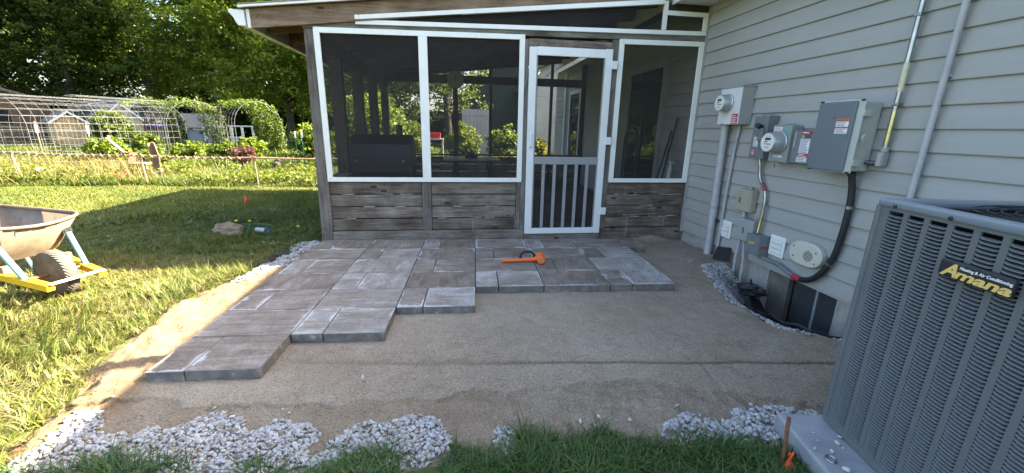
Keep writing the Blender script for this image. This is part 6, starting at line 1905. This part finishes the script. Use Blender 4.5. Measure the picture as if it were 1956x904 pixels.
P, Q = sheet(lambda u, v: (-9.9+0.09*math.cos(PI*(0.1+0.9*u))+0.05*math.sin(v*3), 6.25+0.09*math.sin(PI*u), 0.80*v*(1-0.12*abs(u-0.5))), 10, 12)
lo2 = obj('bark_slab', np_mesh('bark_slab', P, Q, None, M['bark_tan'], None, True), lg); lo2.modifiers.new('thick', 'SOLIDIFY').thickness = 0.025
P, Q = sheet(lambda u, v: (-9.9+0.08*math.cos(PI*(0.1+0.9*u))+0.05*math.sin(v*3), 6.262+0.08*math.sin(PI*u), 0.02+0.76*v*(1-0.12*abs(u-0.5))), 10, 12)
lo3 = obj('inner_bark', np_mesh('inner_bark', P, Q, None, M['rust_pale'], None, True), lg); lo3.modifiers.new('thick', 'SOLIDIFY').thickness = 0.012
gc = root('red_garden_seat', (-10.35,6.6,0.0), 'low faded red garden seat beside the bark', 'seat')
MB().box(-10.62,-10.25,6.5,6.8,0.24,0.28).build('seat', M['rust_pale'], gc, bevel=0.01)
for x in (-10.58,-10.29):
    for y in (6.54,6.76): MB().box(x-.02,x+.02,y-.02,y+.02,0,0.24).build('leg', M['rust_pale'], gc)
MB().obox((-10.62,6.65,0.40),(0.012,0,0.0),(0,0.13,0),(0.04,0,0.12)).build('backrest', plain('faded_red_paint', (0.24,0.07,0.05), 0.8, 0.3, 12), gc, bevel=0.01)
crumple('garden_stone', (-7.9,8.2,0.12), (0.14,0.12,0.14), M['old_board'], 31, 3, 0.3, 'grey striped lump beside the nearest arch', 'rock')
pk = MB().beam((-12.30,8.3,0.80),(-11.80,8.1,0.42),0.10,0.03).build('leaning_board', M['old_board'], None, bevel=0.004)
tag(pk, 'grey board leaning in the dry grass left of the bark', 'board')

# ------------------------------------------------------------------ buildings in the garden and next door
def gable_house(name, cx, cy, wd, dp, wall, ridge, yaw, mats, label, cat='shed', courses=0, wins=()):
    """gable faces along local -y; roof of two slabs; siding courses, windows with panes"""
    r = root(name, (cx,cy,0), label, cat)
    c, s = math.cos(yaw), math.sin(yaw)
    def T(x, y, z): return (cx + c*x - s*y, cy + s*x + c*y, z)
    h = wd/2
    MB().prism([T(-h,-dp/2,-0.1),T(h,-dp/2,-0.1),T(h,-dp/2,wall),T(0,-dp/2,ridge),T(-h,-dp/2,wall)], Vector(T(0,dp,0))-Vector(T(0,0,0))).build('wall', mats[0], r)
    ov = 0.14; k = (ridge-wall)/h
    roof = None
    for sg in (-1, 1):
        e = (sg*(h+ov), wall-k*ov)
        pts = [T(0,-dp/2-ov,ridge+0.01), T(e[0],-dp/2-ov,e[1]+0.01), T(e[0],-dp/2-ov,e[1]+0.07), T(0,-dp/2-ov,ridge+0.07)]
        o = MB().prism(pts, Vector(T(0,dp+2*ov,0))-Vector(T(0,0,0))).build('roof' if roof is None else 'roof_slope', mats[1], r if roof is None else roof)
        roof = roof or o
        pts = [T(0,-dp/2-ov-0.02,ridge-0.06), T(e[0],-dp/2-ov-0.02,e[1]-0.06), T(e[0],-dp/2-ov-0.02,e[1]+0.05), T(0,-dp/2-ov-0.02,ridge+0.05)]
        MB().prism(pts, Vector(T(0,0.018,0))-Vector(T(0,0,0))).build('barge_board', mats[2], roof)
    for i in range(courses):
        z0 = i*wall/courses
        MB().prism([T(-h-0.012,-dp/2-0.012,z0),T(-h-0.012,-dp/2-0.012,z0+wall/courses-0.02),T(-h-0.004,-dp/2-0.004,z0+wall/courses)], Vector(T(wd+0.024,0,0))-Vector(T(0,0,0))).build('siding_board', mats[0], r)
    for (face_, a, b, z0, z1) in wins:
        def Q(u, dd, z): return T(u, -dp/2-dd, z) if face_ == 'f' else T((h+dd) if face_ == 'r' else (-h-dd), u, z)
        def pr(u0, u1, za, zb, d0, d1):
            p = [Q(u0,d0,za),Q(u1,d0,za),Q(u1,d0,zb),Q(u0,d0,zb)]
            return MB().prism(p, Vector(Q(u0,d1,za))-Vector(Q(u0,d0,za)))
        wo_ = pr(a, b, z0, z1, 0.0, 0.025).build('window', mats[2], r)
        g_ = 0.05*(b-a)+0.02
        mid = (a+b)/2
        pr(a+g_, mid-g_/3, z0+g_, z1-g_, 0.026, 0.032).build('pane', M['glass'], wo_)
        pr(mid+g_/3, b-g_, z0+g_, z1-g_, 0.026, 0.032).build('pane', M['glass'], wo_)
    return r
wh = M['white_paint']
gable_house('garden_shed', -22.3, 23.0, 3.0, 3.6, 1.75, 2.45, 1.0, (M['siding_shed'], M['shingle'], M['box_side']), 'pale grey shed with a dark window behind the bare wire arch', wins=(('f',-0.9,-0.3,0.9,1.6),('l',-0.4,0.3,0.9,1.6)))
gable_house('garden_shed', -20.2, 20.4, 1.35, 2.2, 1.42, 2.12, 0.55, (plain('tan_shed_boards', (0.40,0.34,0.23), 0.8, 0.15, 6), M['shingle'], wh), 'small tan gabled shed left of the tall poles', wins=(('f',-0.3,0.1,0.6,1.0),))
gable_house('timber_house', -27.0, 19.5, 6.0, 5.0, 2.1, 3.1, 0.8, (plain('dark_brown_boards', (0.07,0.05,0.036), 0.9, 0.3, 3), M['shingle'], M['old_board']), 'dark brown timber house behind the far left arch', 'house', wins=(('f',-1.6,-0.6,0.9,1.7),('f',0.8,1.7,0.9,1.7)))
sm_ = gable_house('tan_lean_to', -21.9, 19.0, 1.1, 1.2, 1.2, 1.62, 0.9, (plain('tan_slat_boards', (0.36,0.26,0.13), 0.85, 0.25, 5), M['shingle'], wh), 'low tan slatted hutch in front of the pale shed', 'hutch')
ph = gable_house('playhouse', -14.95, 17.4, 0.78, 0.95, 1.13, 1.58, 0.65+PI/2, (plain('blue_grey_boards', (0.13,0.165,0.21), 0.7, 0.12, 6), M['shingle'], wh), 'blue grey playhouse with a white window and dark roof', 'playhouse', wins=(('r',-0.36,0.30,0.90,1.12),('l',-0.36,0.30,0.90,1.12)))
# white railing beside the playhouse
rl = root('white_railing', (-13,16.2,0), 'white painted railing running right from the playhouse', 'railing')
r0_, r1_ = Vector((-14.15,16.3,0)), Vector((-11.9,15.9,0))
MB().beam(r0_+ZV*1.12, r1_+ZV*1.12, 0.09, 0.06).build('top_rail', wh, rl, bevel=0.01)
MB().beam(r0_.lerp(r1_,0.35)+ZV*0.62, r0_.lerp(r1_,0.75)+ZV*0.62, 0.05, 0.06).build('middle_rail', wh, rl)
for t in (0.0, 0.33, 0.56, 0.78, 1.0):
    p = r0_.lerp(r1_, t); MB().beam(p-ZV*0.05, p+ZV*1.09, 0.09, 0.09, (1,0,0)).build('post', wh, rl, bevel=0.006)
for t in (0.42, 0.48, 0.62, 0.67, 0.72):
    p = r0_.lerp(r1_, t); MB().beam(p+ZV*0.1, p+ZV*0.62, 0.04, 0.03, (1,0,0)).build('baluster', wh, rl)
# net enclosure of a trampoline
tpn = root('trampoline', (-20.0,22.5,0), 'trampoline with a blue rim, dark net and thin poles', 'trampoline')
cT = Vector((-19.8,23.0,0)); RTp = 1.5
MB().tube([cT+Vector((RTp*math.cos(a),RTp*math.sin(a),0.95)) for a in [2*PI*k/30 for k in range(30)]], 0.055, 6, closed=True).build('rim_pad', plain('blue_pad', (0.03,0.05,0.30), 0.6, 0.1, 5), tpn, smooth=True)
P, Q = sheet(lambda u, v: (cT.x+RTp*math.cos(2*PI*u), cT.y+RTp*math.sin(2*PI*u), 0.95+1.55*v), 30, 3)
obj('net', np_mesh('net', P, Q, None, screen_mat('black_net', 0.62, (0.01,0.01,0.012)), None, True), tpn)
for k in range(6):
    a = 2*PI*k/6+0.3; p = cT+Vector((RTp*1.04*math.cos(a),RTp*1.04*math.sin(a),0)); MB().cyl(p, p+ZV*2.65, 0.025, 8).build('pole', M['galv'], tpn)
MB().lathe(cT+ZV*0.93, ZV, [(RTp-0.06,0),(RTp-0.06,0.01)], 30).build('mat', M['black'], tpn)

# buildings behind the porch
gable_house('neighbour_house', 4.1, 18.0, 6.0, 6.0, 3.45, 5.6, 0.0, (M['siding_far'], M['shingle'], wh), 'beige sided gabled house seen through the screen door', 'house', courses=20)
gable_house('far_garage', 0.55, 24.0, 6.2, 6.0, 3.0, 5.6, 0.0, (plain('dark_green_boards', (0.05,0.065,0.055), 0.85, 0.2, 4), M['shingle'], M['shingle']), 'dark gabled garage seen through the middle screen', 'garage')
pw = root('white_panel_fence', (-2.2,14,0), 'pale panel fence glimpsed behind the patio table', 'fence')
for k in range(7):
    MB().box(-2.45+k*0.17,-2.29+k*0.17,14.0,14.03,0,2.05).build('panel', M['siding'], pw, bevel=0.004)
MB().box(-2.45,-1.27,13.985,13.999,1.8,1.88).build('rail', M['siding'], pw)
rp2 = root('red_planter', (-3.5,11.5,0.8), 'small red planter box on a ledge behind the porch', 'planter')
MB().box(-3.74,-3.32,11.4,11.6,0.86,1.06).build('box', M['red'], rp2, bevel=0.01)
MB().box(-3.85,-3.2,11.35,11.65,0.80,0.855).build('ledge', M['white_paint'], rp2)
for x in (-3.8,-3.25): MB().box(x-.03,x+.03,11.4,11.6,0,0.80).build('leg', M['white_paint'], rp2)
